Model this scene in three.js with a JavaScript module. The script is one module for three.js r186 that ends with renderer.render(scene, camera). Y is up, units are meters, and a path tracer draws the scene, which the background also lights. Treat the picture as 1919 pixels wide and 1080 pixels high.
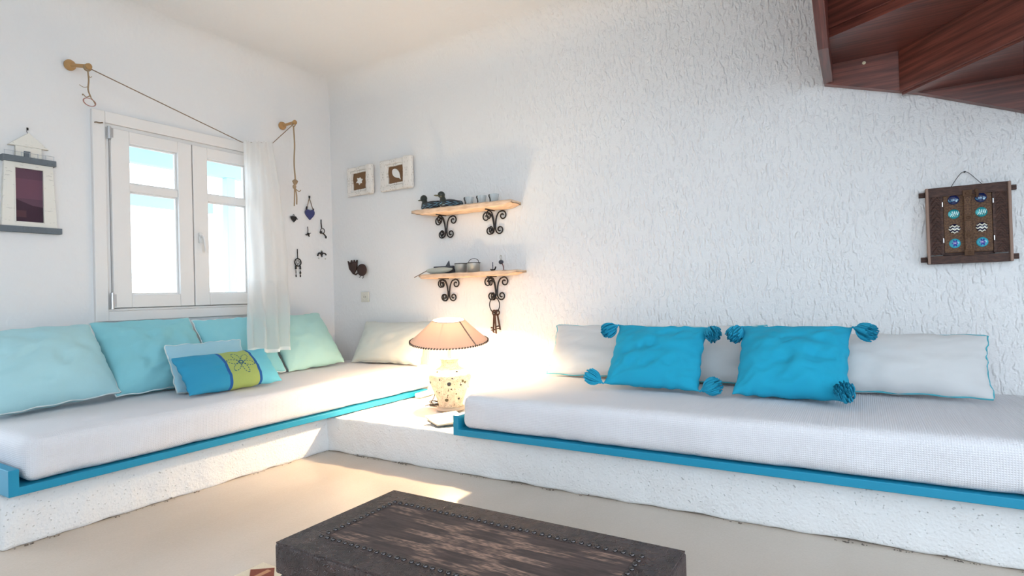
import * as THREE from 'three';
import { mergeGeometries, toCreasedNormals } from 'three/addons/utils/BufferGeometryUtils.js';
import { RoundedBoxGeometry } from 'three/addons/geometries/RoundedBoxGeometry.js';
import { createNoise2D, createNoise3D } from 'simplex-noise';

// ---------------------------------------------------------------- camera, sky, exposure
const scene = new THREE.Scene();
const camera = new THREE.PerspectiveCamera(2 * Math.atan(540 / 1069.2) * 180 / Math.PI, 1919 / 1080, 0.05, 200);
camera.position.set(0, 1, 0);
camera.rotation.set(0.61 * Math.PI / 180, 31.5 * Math.PI / 180, -1.615 * Math.PI / 180, 'YXZ');
scene.background = new THREE.Color().setRGB(0.73, 0.87, 1.0);
scene.backgroundIntensity = 5.4;
const renderer = new THREE.WebGLRenderer({ antialias: true });
renderer.toneMapping = THREE.LinearToneMapping;
renderer.toneMappingExposure = 1.0;
renderer.shadowMap.enabled = true;

// ---------------------------------------------------------------- helpers
const rnd = (seed) => () => { seed = (seed + 0x6d2b79f5) | 0; let t = Math.imul(seed ^ (seed >>> 15), 1 | seed); t = (t + Math.imul(t ^ (t >>> 7), 61 | t)) ^ t; return ((t ^ (t >>> 14)) >>> 0) / 4294967296; };
const n2 = createNoise2D(rnd(11)), n3 = createNoise3D(rnd(23));
const clamp = (x, a = 0, b = 1) => Math.min(b, Math.max(a, x)), lerp = (a, b, t) => a + (b - a) * t;
const sstep = (x, a, b) => { const t = clamp((x - a) / (b - a)); return t * t * (3 - 2 * t); };
const fbm = (x, y, o = 4) => { let s = 0, a = 0.5; for (let i = 0; i < o; i++) { s += a * n2(x, y); x = x * 2.03 + 7.1; y = y * 2.03 - 3.7; a *= 0.5; } return s; };
const mixc = (a, b, t) => [lerp(a[0], b[0], t), lerp(a[1], b[1], t), lerp(a[2], b[2], t)];
const V = (x, y, z) => new THREE.Vector3(x, y, z);

function tex(w, h, fn, { srgb = false, repeat, wrap = THREE.MirroredRepeatWrapping } = {}) {
  const d = new Uint8Array(w * h * 4);
  for (let j = 0; j < h; j++) for (let i = 0; i < w; i++) {
    const v = fn((i + 0.5) / w, (j + 0.5) / h), o = (j * w + i) * 4;
    for (let c = 0; c < 3; c++) d[o + c] = clamp(Math.round((v.length ? v[c] : v) * 255), 0, 255);
    d[o + 3] = 255;
  }
  const t = new THREE.DataTexture(d, w, h, THREE.RGBAFormat);
  t.magFilter = THREE.LinearFilter; t.minFilter = THREE.LinearMipmapLinearFilter; t.generateMipmaps = true; t.wrapS = t.wrapT = wrap; t.needsUpdate = true;
  if (srgb) t.colorSpace = THREE.SRGBColorSpace;
  if (repeat) t.repeat.set(repeat[0], repeat[1]);
  return t;
}
function canvasTex(w, h, draw) {
  const c = document.createElement('canvas'); c.width = w; c.height = h;
  draw(c.getContext('2d'), w, h);
  const t = new THREE.CanvasTexture(c); t.colorSpace = THREE.SRGBColorSpace; t.magFilter = THREE.LinearFilter;
  return t;
}
const mat = (color, roughness = 0.8, o = {}) => new THREE.MeshPhysicalMaterial({ color, roughness, ...o });

const used = {};
function numbered(name) { const n = used[name] ?? 0; used[name] = n + 1; return n ? name + '_' + String(n).padStart(3, '0') : name; }
function shade(o) { o.traverse((m) => { if (m.isMesh) m.castShadow = m.receiveShadow = true; }); return o; }
function part(name, geo, material, parent) {
  const list = [].concat(geo);
  const g = list.length > 1 ? mergeGeometries(list.map((x) => { const y = x.index ? x.toNonIndexed() : x; for (const k of Object.keys(y.attributes)) if (!['position', 'normal', 'uv'].includes(k)) y.deleteAttribute(k); return y; })) : list[0];
  const m = new THREE.Mesh(g, material); m.name = parent === scene ? numbered(name) : name; m.castShadow = m.receiveShadow = true;
  parent.add(m); return m;
}
function tag(o, label, category, group, kind) { o.userData = { label, category }; if (group) o.userData.group = group; if (kind) o.userData.kind = kind; return o; }
function thing(name, label, category, [x, y, z] = [0, 0, 0], turn = 0, group) {
  const o = new THREE.Group(); o.name = numbered(name); o.position.set(x, y, z); o.rotation.order = 'YXZ'; o.rotation.y = turn; scene.add(o);
  return tag(o, label, category, group);
}
function struct(name, geo, material, label, category = 'structure') { const m = part(name, geo, material, scene); return tag(m, label, category, null, 'structure'); }

const at = (g, x, y, z) => g.translate(x, y, z);
const box = (w, h, d, x = 0, y = 0, z = 0, r = 0) => at(r ? new RoundedBoxGeometry(w, h, d, 2, r) : new THREE.BoxGeometry(w, h, d), x, y, z);
const cyl = (r0, r1, h, x = 0, y = 0, z = 0, n = 16) => at(new THREE.CylinderGeometry(r1, r0, h, n), x, y, z);
const ball = (r, x = 0, y = 0, z = 0, sx = 1, sy = 1, sz = 1, n = 16) => at(new THREE.SphereGeometry(r, n, Math.max(6, n * 0.7 | 0)).scale(sx, sy, sz), x, y, z);
const tube = (pts, r, seg = 40, rad = 7, closed = false) => new THREE.TubeGeometry(new THREE.CatmullRomCurve3(pts.map((p) => p.isVector3 ? p : V(...p)), closed), seg, r, rad, closed);
const lathe = (pts, n = 32) => new THREE.LatheGeometry(pts.map(([r, y]) => new THREE.Vector2(r, y)), n);
function extrude(points, depth, bevel = 0, holes = []) {
  const s = Array.isArray(points) === false ? points : new THREE.Shape(points.map(([x, y]) => new THREE.Vector2(x, y)));
  for (const h of holes) s.holes.push(new THREE.Path(h.map(([x, y]) => new THREE.Vector2(x, y))));
  return new THREE.ExtrudeGeometry(s, { depth, bevelEnabled: bevel > 0, bevelSize: bevel, bevelThickness: bevel, bevelSegments: 2, steps: 1, curveSegments: 12 });
}
/** uv in metres from position, by the way each face points */
function uvBox(g0) {
  const g = g0.index ? g0.toNonIndexed() : g0, p = g.attributes.position, uv = new Float32Array(p.count * 2), a = V(), b = V(), c = V(), n = V();
  for (let i = 0; i < p.count; i += 3) {
    a.fromBufferAttribute(p, i); b.fromBufferAttribute(p, i + 1); c.fromBufferAttribute(p, i + 2);
    n.subVectors(b, a).cross(c.clone().sub(a)); const x = Math.abs(n.x), y = Math.abs(n.y), z = Math.abs(n.z);
    [a, b, c].forEach((q, k) => { const [s, t] = y >= x && y >= z ? [q.x, q.z] : x >= z ? [q.z, q.y] : [q.x, q.y]; uv[(i + k) * 2] = s; uv[(i + k) * 2 + 1] = t; });
  }
  g.setAttribute('uv', new THREE.BufferAttribute(uv, 2)); return g;
}
function smoothNormals(g) {
  const p = g.attributes.position, idx = g.index?.array, n = idx ? idx.length : p.count, acc = new Map(), key = (i) => Math.round(p.getX(i) * 2e4) + ',' + Math.round(p.getY(i) * 2e4) + ',' + Math.round(p.getZ(i) * 2e4);
  const a = V(), b = V(), c = V(), keys = []; for (let i = 0; i < p.count; i++) keys.push(key(i));
  for (let t = 0; t < n; t += 3) {
    const [i, j, k] = idx ? [idx[t], idx[t + 1], idx[t + 2]] : [t, t + 1, t + 2];
    a.fromBufferAttribute(p, i); b.fromBufferAttribute(p, j); c.fromBufferAttribute(p, k); b.sub(a).cross(c.sub(a));
    for (const q of [i, j, k]) { const s = acc.get(keys[q]); if (s) s.add(b); else acc.set(keys[q], b.clone()); }
  }
  const out = new Float32Array(p.count * 3);
  for (let i = 0; i < p.count; i++) (acc.get(keys[i]) ?? V(0, 1, 0)).clone().normalize().toArray(out, i * 3);
  g.setAttribute('normal', new THREE.BufferAttribute(out, 3)); return g;
}
/** moves every vertex along its normal */
function displace(g, f) {
  smoothNormals(g); const p = g.attributes.position, n = g.attributes.normal;
  for (let i = 0; i < p.count; i++) { const d = f(p.getX(i), p.getY(i), p.getZ(i)); p.setXYZ(i, p.getX(i) + n.getX(i) * d, p.getY(i) + n.getY(i) * d, p.getZ(i) + n.getZ(i) * d); }
  return smoothNormals(g);
}
function softBox(w, h, d, r, nx, ny, nz, k = 3) {
  const axis = (L, n) => { const a = []; for (let i = 0; i < k; i++) a.push(-L / 2 + r * (1 - Math.cos(i / k * Math.PI / 2)) * 1); for (let i = 0; i <= n; i++) a.push(lerp(-L / 2 + r, L / 2 - r, i / n)); for (let i = k - 1; i >= 0; i--) a.push(L / 2 - r * (1 - Math.cos(i / k * Math.PI / 2))); return a; };
  const X = axis(w, nx), Y = axis(h, ny), Z = axis(d, nz), g = new THREE.BoxGeometry(1, 1, 1, X.length - 1, Y.length - 1, Z.length - 1), p = g.attributes.position;
  for (let i = 0; i < p.count; i++) {
    const q = V(X[Math.round((p.getX(i) + 0.5) * (X.length - 1))], Y[Math.round((p.getY(i) + 0.5) * (Y.length - 1))], Z[Math.round((p.getZ(i) + 0.5) * (Z.length - 1))]);
    const c = V(clamp(q.x, -w / 2 + r, w / 2 - r), clamp(q.y, -h / 2 + r, h / 2 - r), clamp(q.z, -d / 2 + r, d / 2 - r)), v = q.clone().sub(c);
    if (v.lengthSq() > 1e-12) q.copy(c).addScaledVector(v.normalize(), r);
    p.setXYZ(i, q.x, q.y, q.z);
  }
  return smoothNormals(g);
}
/** extrude coordinates (a, b, depth) -> world through the column vectors ex, ey, ez and an origin */
function placed(g, o, ex, ey, ez) {
  const m = new THREE.Matrix4().makeBasis(V(...ex), V(...ey), V(...ez)).setPosition(V(...o));
  g.applyMatrix4(m);
  if (m.determinant() < 0) { g = g.index ? g.toNonIndexed() : g; const p = g.attributes.position, u = g.attributes.uv; for (let i = 0; i < p.count; i += 3) for (const s of [p, u]) { if (!s) continue; for (let c = 0; c < s.itemSize; c++) { const t = s.getComponent(i + 1, c); s.setComponent(i + 1, c, s.getComponent(i + 2, c)); s.setComponent(i + 2, c, t); } } g.computeVertexNormals(); }
  return g;
}
function seat(o, y) { o.updateMatrixWorld(true); const b = new THREE.Box3().setFromObject(o, true); o.position.y += y - b.min.y; return o; }

// ---------------------------------------------------------------- materials
const LW = -4.12, BW = -3.6, RW = 2.4, FW = 1.7, H = 2.93, SEAT = 0.462, PLY = 0.225;
const plasterBack = tex(2048, 1024, (u, v) => {
  const x = u * 6.6 + LW, y = v * 3.0, rough = 0.20 + 0.80 * sstep(x, -3.0, -1.0);
  const wx = x + 0.010 * n2(x * 14, y * 5) + 0.004 * n2(x * 40, y * 16), a = fbm(wx * 36, y * 8.5, 3), b = n2(wx * 58 + 9, y * 15 - 4), c = n2(x * 140, y * 110), d = n2(x * 4, y * 3);
  const grains = sstep(b, 0.15, 0.75) * (0.6 + 0.5 * d), runs = sstep(a, 0.05, 0.38);
  return clamp(0.42 + rough * (0.30 * runs + 0.26 * grains + 0.09 * c) + 0.10 * fbm(x * 3, y * 3, 3));
});
const plasterFine = tex(1024, 1024, (u, v) => clamp(0.5 + 0.35 * fbm(u * 7, v * 7, 4) + 0.2 * fbm(u * 40, v * 30, 3)), { repeat: [0.5, 0.5] });
const plasterLump = tex(1024, 1024, (u, v) => { const p = n2(u * 46 + 3, v * 46), q = fbm(u * 9, v * 9, 3); return clamp(0.66 + 0.35 * q + 0.16 * fbm(u * 60, v * 60, 2) - 0.6 * sstep(p, 0.82, 0.97)); }, { repeat: [0.9, 0.9] });
const WHITE = new THREE.Color().setRGB(0.80, 0.79, 0.785);
const M = {};
M.wallBack = mat(WHITE, 0.92, { bumpMap: plasterBack, bumpScale: 0.0125 });
M.wall = mat(WHITE, 0.92, { bumpMap: plasterFine, bumpScale: 0.006 });
M.ceiling = mat(WHITE, 0.95, { bumpMap: plasterFine, bumpScale: 0.006 });
M.bench = mat(WHITE, 0.93, { bumpMap: plasterLump, bumpScale: 0.0085 });
const grit = rnd(3);
const floorMap = tex(1024, 1024, (u, v) => { const f = fbm(u * 3, v * 3, 3), g = fbm(u * 14, v * 5, 3); return mixc([0.755, 0.70, 0.645], [0.81, 0.757, 0.706], clamp(0.5 + f * 0.6 + g * 0.2 + (grit() - 0.5) * 0.35)); }, { srgb: true, repeat: [0.25, 0.25] });
M.floor = mat(0xffffff, 0.27, { map: floorMap });
M.frameWhite = mat(new THREE.Color().setRGB(0.82, 0.79, 0.765), 0.42);
M.glass = mat(0xffffff, 0.02, { transmission: 1, thickness: 0, ior: 1.45 });
M.metal = mat(0xc8c9cc, 0.3, { metalness: 1 });
M.blue = mat(new THREE.Color().setRGB(0.004, 0.25, 0.41), 0.5);
const waffle = tex(128, 128, (u, v) => { const s = Math.abs(Math.sin(u * Math.PI * 8)), t = Math.abs(Math.sin(v * Math.PI * 8)); return clamp(0.2 + 0.75 * Math.max(1 - s, 1 - t)); }, { wrap: THREE.RepeatWrapping, repeat: [1 / 0.064, 1 / 0.064] });
M.cover = mat(new THREE.Color().setRGB(0.75, 0.74, 0.77), 0.95, { bumpMap: waffle, bumpScale: 0.0020, sheen: 0.2, sheenRoughness: 0.6 });
const weave = tex(256, 256, (u, v) => clamp(0.5 + 0.25 * Math.sin(u * Math.PI * 128) * Math.sin(v * Math.PI * 128) + 0.25 * fbm(u * 30, v * 30, 3)), { repeat: [6, 6] });
const cloth = (r, g, b, o = {}) => mat(new THREE.Color().setRGB(r, g, b), 0.9, { bumpMap: weave, bumpScale: 0.0012, sheen: 0.25, sheenRoughness: 0.5, ...o });
M.aquaPale = cloth(0.44, 0.71, 0.75); M.aqua = cloth(0.265, 0.61, 0.67); M.mint = cloth(0.44, 0.70, 0.655); M.iceBlue = cloth(0.36, 0.62, 0.73);
M.cream = cloth(0.70, 0.71, 0.66); M.bolster = cloth(0.72, 0.72, 0.715); M.turq = cloth(0.010, 0.38, 0.575); M.tassel = cloth(0.014, 0.40, 0.62);
M.piping = cloth(0.74, 0.80, 0.80); M.turqPiping = cloth(0.10, 0.50, 0.60);
M.sheer = mat(new THREE.Color().setRGB(0.93, 0.92, 0.90), 0.78, { transmission: 0.62, thickness: 0, side: THREE.DoubleSide, specularIntensity: 0.1 });
M.hem = mat(new THREE.Color().setRGB(0.93, 0.92, 0.89), 0.9, { transmission: 0.35, thickness: 0, side: THREE.DoubleSide });
M.cord = mat(new THREE.Color().setRGB(0.25, 0.17, 0.11), 0.9); M.twine = mat(new THREE.Color().setRGB(0.36, 0.25, 0.15), 0.95);
M.peg = mat(new THREE.Color().setRGB(0.46, 0.26, 0.10), 0.5); M.pink = mat(new THREE.Color().setRGB(0.42, 0.20, 0.17), 0.7);
M.iron = mat(new THREE.Color().setRGB(0.022, 0.019, 0.02), 0.55, { metalness: 0.4 });
M.rust = mat(new THREE.Color().setRGB(0.055, 0.03, 0.026), 0.75, { metalness: 0.3 });
const drift = tex(512, 256, (u, v) => { const g = fbm(u * 3, v * 30, 4), k = fbm(u * 6 + 4, v * 8, 3); return mixc([0.945, 0.82, 0.71], [0.78, 0.63, 0.50], clamp(0.35 + g * 0.9 + k * 0.4)); }, { srgb: true, repeat: [1.2, 5] });
M.drift = mat(0xffffff, 0.85, { map: drift, bumpMap: drift, bumpScale: 0.003 });
const chipped = tex(512, 512, (u, v) => { const k = fbm(u * 5, v * 22, 4), c = fbm(u * 9 + 5, v * 30 + 2, 3); return mixc([0.90, 0.88, 0.85], [0.48, 0.40, 0.34], 0.85 * sstep(k + 0.5 * c, 0.36, 0.62)); }, { srgb: true, repeat: [2.3, 3.1] });
M.chipped = mat(0xffffff, 0.85, { map: chipped, bumpMap: chipped, bumpScale: 0.0015 });
M.cork = mat(new THREE.Color().setRGB(0.20, 0.105, 0.05), 0.95, { bumpMap: plasterFine, bumpScale: 0.004 });
M.bone = mat(new THREE.Color().setRGB(0.80, 0.78, 0.74), 0.75);
const mahog = tex(512, 1024, (u, v) => { const g = fbm(u * 22, v * 2.2, 4), f = fbm(u * 70 + 3, v * 5, 2); return mixc([0.29, 0.14, 0.115], [0.52, 0.28, 0.225], clamp(0.5 + 0.75 * g + 0.3 * f)); }, { srgb: true, repeat: [1.4, 0.7] });
M.mahog = mat(0xffffff, 0.38, { map: mahog, clearcoat: 0.25, clearcoatRoughness: 0.35 });
M.mahogAcross = M.mahog.clone(); M.mahogAcross.map = mahog.clone(); M.mahogAcross.map.rotation = Math.PI / 2; M.mahogAcross.map.needsUpdate = true;

// ---------------------------------------------------------------- room shell
const rect = (x0, y0, x1, y1) => [[x0, y0], [x1, y0], [x1, y1], [x0, y1]];
const T = 0.25, COVE = 0.22;
const coveShape = () => { const a = [[0, H - COVE]]; for (let i = 1; i <= 14; i++) { const t = i / 14 * Math.PI / 2; a.push([COVE * (1 - Math.cos(t)), H - COVE + COVE * Math.sin(t)]); } a.push([0, H]); return a; };
const coveGeo = (len) => extrude(coveShape(), len), creased = (g) => toCreasedNormals(g, 0.5);
function backUv(g0) { const g = g0.index ? g0.toNonIndexed() : g0, p = g.attributes.position, uv = g.attributes.uv; for (let i = 0; i < p.count; i++) uv.setXY(i, (p.getX(i) - LW) / 6.6, (p.getY(i) + (p.getZ(i) - BW)) / 3.0); return g; }
struct('floor', uvBox(box(RW - LW + 2 * T, 0.2, FW - BW + 2 * T, (RW + LW) / 2, -0.1, (FW + BW) / 2)), M.floor, 'polished beige grey screed floor', 'floor');
struct('ceiling', uvBox(box(RW - LW + 2 * T, 0.2, FW - BW + 2 * T, (RW + LW) / 2, H + 0.1, (FW + BW) / 2)), M.ceiling, 'smooth white plaster ceiling', 'ceiling');
struct('wall_back', [backUv(placed(extrude(rect(LW - T, 0, RW + T, H), T), [0, 0, BW], [1, 0, 0], [0, 1, 0], [0, 0, -1])), creased(backUv(placed(coveGeo(RW - LW), [LW, 0, BW], [0, 0, 1], [0, 1, 0], [1, 0, 0])))], M.wallBack, 'rough white plaster wall behind the shelves and right daybed', 'wall');
const WIN = { z0: -2.90, z1: -1.71, y0: 0.93, y1: 2.215 };
struct('wall_left', [uvBox(placed(extrude(rect(BW, 0, FW, H), T, 0, [rect(WIN.z0, WIN.y0, WIN.z1, WIN.y1), rect(-0.72, 0.02, 0.45, 2.1)]), [LW, 0, 0], [0, 0, 1], [0, 1, 0], [-1, 0, 0])), creased(uvBox(placed(coveGeo(FW - BW), [LW, 0, BW], [1, 0, 0], [0, 1, 0], [0, 0, 1])))], M.wall, 'white plaster wall with the window', 'wall');
struct('wall_right', uvBox(placed(extrude(rect(BW, 0, FW, H), T, 0, [rect(-2.4, 0.9, 1.2, 2.8)]), [RW, 0, 0], [0, 0, 1], [0, 1, 0], [1, 0, 0])), M.wall, 'white plaster wall on the right of the room', 'wall');
struct('wall_front', uvBox(placed(extrude(rect(LW - T, 0, RW + T, H), T, 0, [rect(-1.2, 0.75, 2.1, 2.6)]), [0, 0, FW], [1, 0, 0], [0, 1, 0], [0, 0, 1])), M.wall, 'white plaster wall with a wide window opening behind the viewer', 'wall');
struct('exterior_ground', uvBox(box(40, 0.2, 40, 0, -0.32, 0)), mat(new THREE.Color().setRGB(0.55, 0.53, 0.5), 0.95), 'pale terrace paving outside the house', 'ground');

// ---------------------------------------------------------------- window
{
  const w = new THREE.Group(); w.name = 'window_1'; scene.add(w); tag(w, 'white two sash window in the left wall', 'window', null, 'structure');
  const bar = (name, z0, z1, y0, y1, x0, x1, parent, m = M.frameWhite, r = 0.004) => part(name, box(x1 - x0, y1 - y0, Math.abs(z1 - z0), (x0 + x1) / 2, (y0 + y1) / 2, (z0 + z1) / 2, r), m, parent);
  const fx = LW + 0.028, Z0 = -1.685, Z1 = -2.925, Y0 = 0.897, Y1 = 2.246;
  const frame = new THREE.Group(); frame.name = 'frame'; w.add(frame);
  bar('jamb', Z0, Z0 - 0.072, Y0, Y1, LW - 0.10, fx, frame); bar('jamb', Z1 + 0.072, Z1, Y0, Y1, LW - 0.10, fx, frame);
  bar('inner_jamb', Z0 - 0.072, -1.781, 0.978, 2.146, LW - 0.10, LW + 0.014, frame); bar('inner_jamb', -2.829, Z1 + 0.072, 0.978, 2.146, LW - 0.10, LW + 0.014, frame); bar('inner_head', Z0 - 0.072, Z1 + 0.072, 2.146, Y1 - 0.075, LW - 0.10, LW + 0.014, frame); bar('inner_sill', Z0 - 0.072, Z1 + 0.072, Y0 + 0.065, 0.978, LW - 0.10, LW + 0.014, frame);
  bar('head', Z0 - 0.072, Z1 + 0.072, Y1 - 0.075, Y1, LW - 0.10, fx, frame); bar('sill', Z0 - 0.072, Z1 + 0.072, Y0, Y0 + 0.065, LW - 0.10, fx, frame);
  const gx = LW - 0.031;
  bar('stop', Z0 - 0.072, -1.815, Y0 + 0.065, Y1 - 0.075, LW - 0.10, gx, frame); bar('stop', -2.795, Z1 + 0.072, Y0 + 0.065, Y1 - 0.075, LW - 0.10, gx, frame);
  bar('stop', -1.815, -2.795, 2.11, Y1 - 0.075, LW - 0.10, gx, frame); bar('stop', -1.815, -2.795, Y0 + 0.065, 1.01, LW - 0.10, gx, frame); bar('stop', -2.29, -2.32, 1.01, 2.11, LW - 0.08, gx, frame);
  const sx0 = LW - 0.03, sx1 = LW + 0.036;
  for (const [a, b] of [[-1.784, -2.302], [-2.309, -2.826]]) {
    const s = new THREE.Group(); s.name = 'sash'; w.add(s);
    const y0 = 0.982, y1 = 2.142, st = 0.108, p0 = a - st, p1 = b + st * 0.9;
    bar('stile', a, p0, y0, y1, sx0, sx1, s); bar('stile', p1, b, y0, y1, sx0, sx1, s);
    bar('rail', p0, p1, y0, y0 + 0.084, sx0, sx1, s); bar('rail', p0, p1, y1 - 0.078, y1, sx0, sx1, s); bar('transom', p0, p1, 1.748, 1.797, sx0, sx1 - 0.008, s);
    for (const [q0, q1] of [[y0 + 0.084, 1.748], [1.797, y1 - 0.078]]) {
      part('pane', placed(new THREE.PlaneGeometry(Math.abs(p1 - p0), q1 - q0), [LW - 0.005, (q0 + q1) / 2, (p0 + p1) / 2], [0, 0, -1], [0, 1, 0], [1, 0, 0]), M.glass, s);
      for (const [z0, z1, ya, yb] of [[p0, p0 - 0.012, q0, q1], [p1 + 0.012, p1, q0, q1], [p0 - 0.012, p1 + 0.012, q0, q0 + 0.012], [p0 - 0.012, p1 + 0.012, q1 - 0.012, q1]]) bar('glazing_bead', z0, z1, ya, yb, LW - 0.002, LW + 0.012, s, M.frameWhite, 0.002);
    }
  }
  for (const [y, h] of [[2.11, 0.075], [1.03, 0.10]]) { const hg = part('hinge', cyl(0.010, 0.010, h, LW + 0.042, y, -1.772), M.metal, w); part('hinge_cap', [cyl(0.012, 0.012, 0.01, LW + 0.042, y - h / 2, -1.772), box(0.008, h * 0.8, 0.02, LW + 0.036, y, -1.787)], M.metal, hg); }
  const hd = part('handle', [box(0.012, 0.075, 0.028, sx1 + 0.008, 1.47, -2.352, 0.005), cyl(0.010, 0.010, 0.03, 0, 0, 0).rotateZ(Math.PI / 2).translate(sx1 + 0.022, 1.48, -2.352)], M.frameWhite, w);
  part('lever', tube([[sx1 + 0.04, 1.485, -2.352], [sx1 + 0.044, 1.46, -2.356], [sx1 + 0.042, 1.41, -2.364], [sx1 + 0.036, 1.365, -2.37]], 0.009, 20, 8), M.frameWhite, hd);
}

// ---------------------------------------------------------------- outside: pale blue pergola
{
  const p = thing('pergola', 'pale blue wooden pergola seen through the window', 'pergola', [-6.0, -0.22, -3.2]);
  const pb = mat(new THREE.Color().setRGB(0.42, 0.62, 0.72), 0.7);
  part('post', box(0.10, 2.6, 0.10, 0, 1.3, -0.59, 0.008), pb, p); part('post', box(0.10, 2.6, 0.10, 0, 1.3, 2.9, 0.008), pb, p);
  part('beam', box(0.10, 0.16, 5.2, 0, 2.68, 0.6, 0.008), pb, p);
  part('crossbar', box(0.06, 0.12, 1.6, -0.1, 2.26, 0.35, 0.006), pb, p);
  for (let i = 0; i < 8; i++) part('rafter', box(2.0, 0.12, 0.06, 0.45, 2.82, -1.7 + i * 0.65, 0.006), pb, p);
  for (let i = 0; i < 9; i++) part('roof_slat', box(0.12, 0.02, 5.2, -0.4 + i * 0.2, 2.895, 0.6, 0.003), pb, p);
}

// ---------------------------------------------------------------- masonry bench, bed trays, mattresses
{
  const lump = (x, y, z) => 0.006 * n3(x * 5, y * 5, z * 5) + 0.0025 * n3(x * 22, y * 22, z * 22), in1 = (d) => sstep(d, 0.005, 0.06);
  const W1 = 0.93 - LW - 0.002, b1 = displace(softBox(W1, PLY, 1.028, 0.018, 130, 6, 22), (x, y, z) => lump(x, y, z) * in1(z + 0.514) * in1(x + W1 / 2)), b2 = displace(softBox(1.083, PLY, 1.70, 0.018, 24, 6, 40), (x, y, z) => lump(x, y, z) * in1(x + 0.5415));
  const g = [uvBox(at(b1, LW + 0.002 + W1 / 2, PLY / 2, BW + 0.516)), uvBox(at(b2, LW + 0.5435, PLY / 2 - 0.001, -1.74))];
  const bench = thing('plaster_bench', 'low white plastered masonry bench running along both walls', 'bench'); part('masonry', g, M.bench, bench);
  bench.name = 'plaster_bench';
}
function bedTray(label, m, L, D, [x, y, z], turn) {   // local x along the length from the end board, local z out of the wall
  const t = thing('bed_frame', label, 'bed frame', [x, y, z], turn);
  part('base_board', box(L, 0.034, D, L / 2, 0.017, D / 2, 0.003), m, t);
  part('end_board', box(0.036, 0.108, D, 0.018, 0.054 + 0.0005, D / 2 + 0.0006, 0.003), m, t);
  return t;
}
bedTray('blue wooden bed base with end board on the left bench under the window', M.blue, 2.60, 1.16, [LW + 0.012, PLY + 0.010, -0.893], Math.PI / 2);
bedTray('blue wooden bed base with end board on the right bench', M.blue, 2.84, 1.09, [-1.935, PLY + 0.010, BW + 0.012], 0);
function mattress(label, w, d, [x, y, z], h = 0.20, seed = 0) {
  const g = softBox(w, h, d, 0.055, Math.round(w * 26), 6, Math.round(d * 26), 5), p = g.attributes.position;
  for (let i = 0; i < p.count; i++) {
    const X = p.getX(i), Y = p.getY(i), Z = p.getZ(i), side = clamp(1 - (Y + h / 2) / h);
    const k = 0.004 * n3(X * 3 + seed, Y * 3, Z * 3) + 0.003 * side * n3(X * 9 + seed, Y * 2, Z * 9);
    p.setXYZ(i, X + Math.sign(X) * k * (Math.abs(X) > w / 2 - 0.06 ? 1.6 : 0), Y + (Y > 0 ? 0.004 * n3(X * 2.4 + seed, 1, Z * 2.4) : 0.5 * Math.abs(k)), Z + Math.sign(Z) * k * (Math.abs(Z) > d / 2 - 0.06 ? 1.6 : 0));
  }
  const t = thing('mattress', label, 'mattress', [x, y, z]);
  part('cover', uvBox(at(smoothNormals(g), 0, h / 2, 0)), M.cover, t);
  // loose folds of the cover near the corners
  return t;
}
const trayTop = PLY + 0.010 + 0.034;
const topOf = (o) => { o.updateMatrixWorld(true); return new THREE.Box3().setFromObject(o, true).max.y + 0.001; };
const SEATL = topOf(mattress('white covered mattress under the window on the left daybed', 1.162, 2.62, [LW + 0.012 + 0.583, trayTop + 0.002, -0.945 - 1.31], 0.192, 5));
const SEATR = topOf(mattress('white waffle covered mattress on the right daybed', 2.74, 1.092, [-1.885 + 1.37, trayTop + 0.002, BW + 0.012 + 0.548], 0.186, 9));

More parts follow.
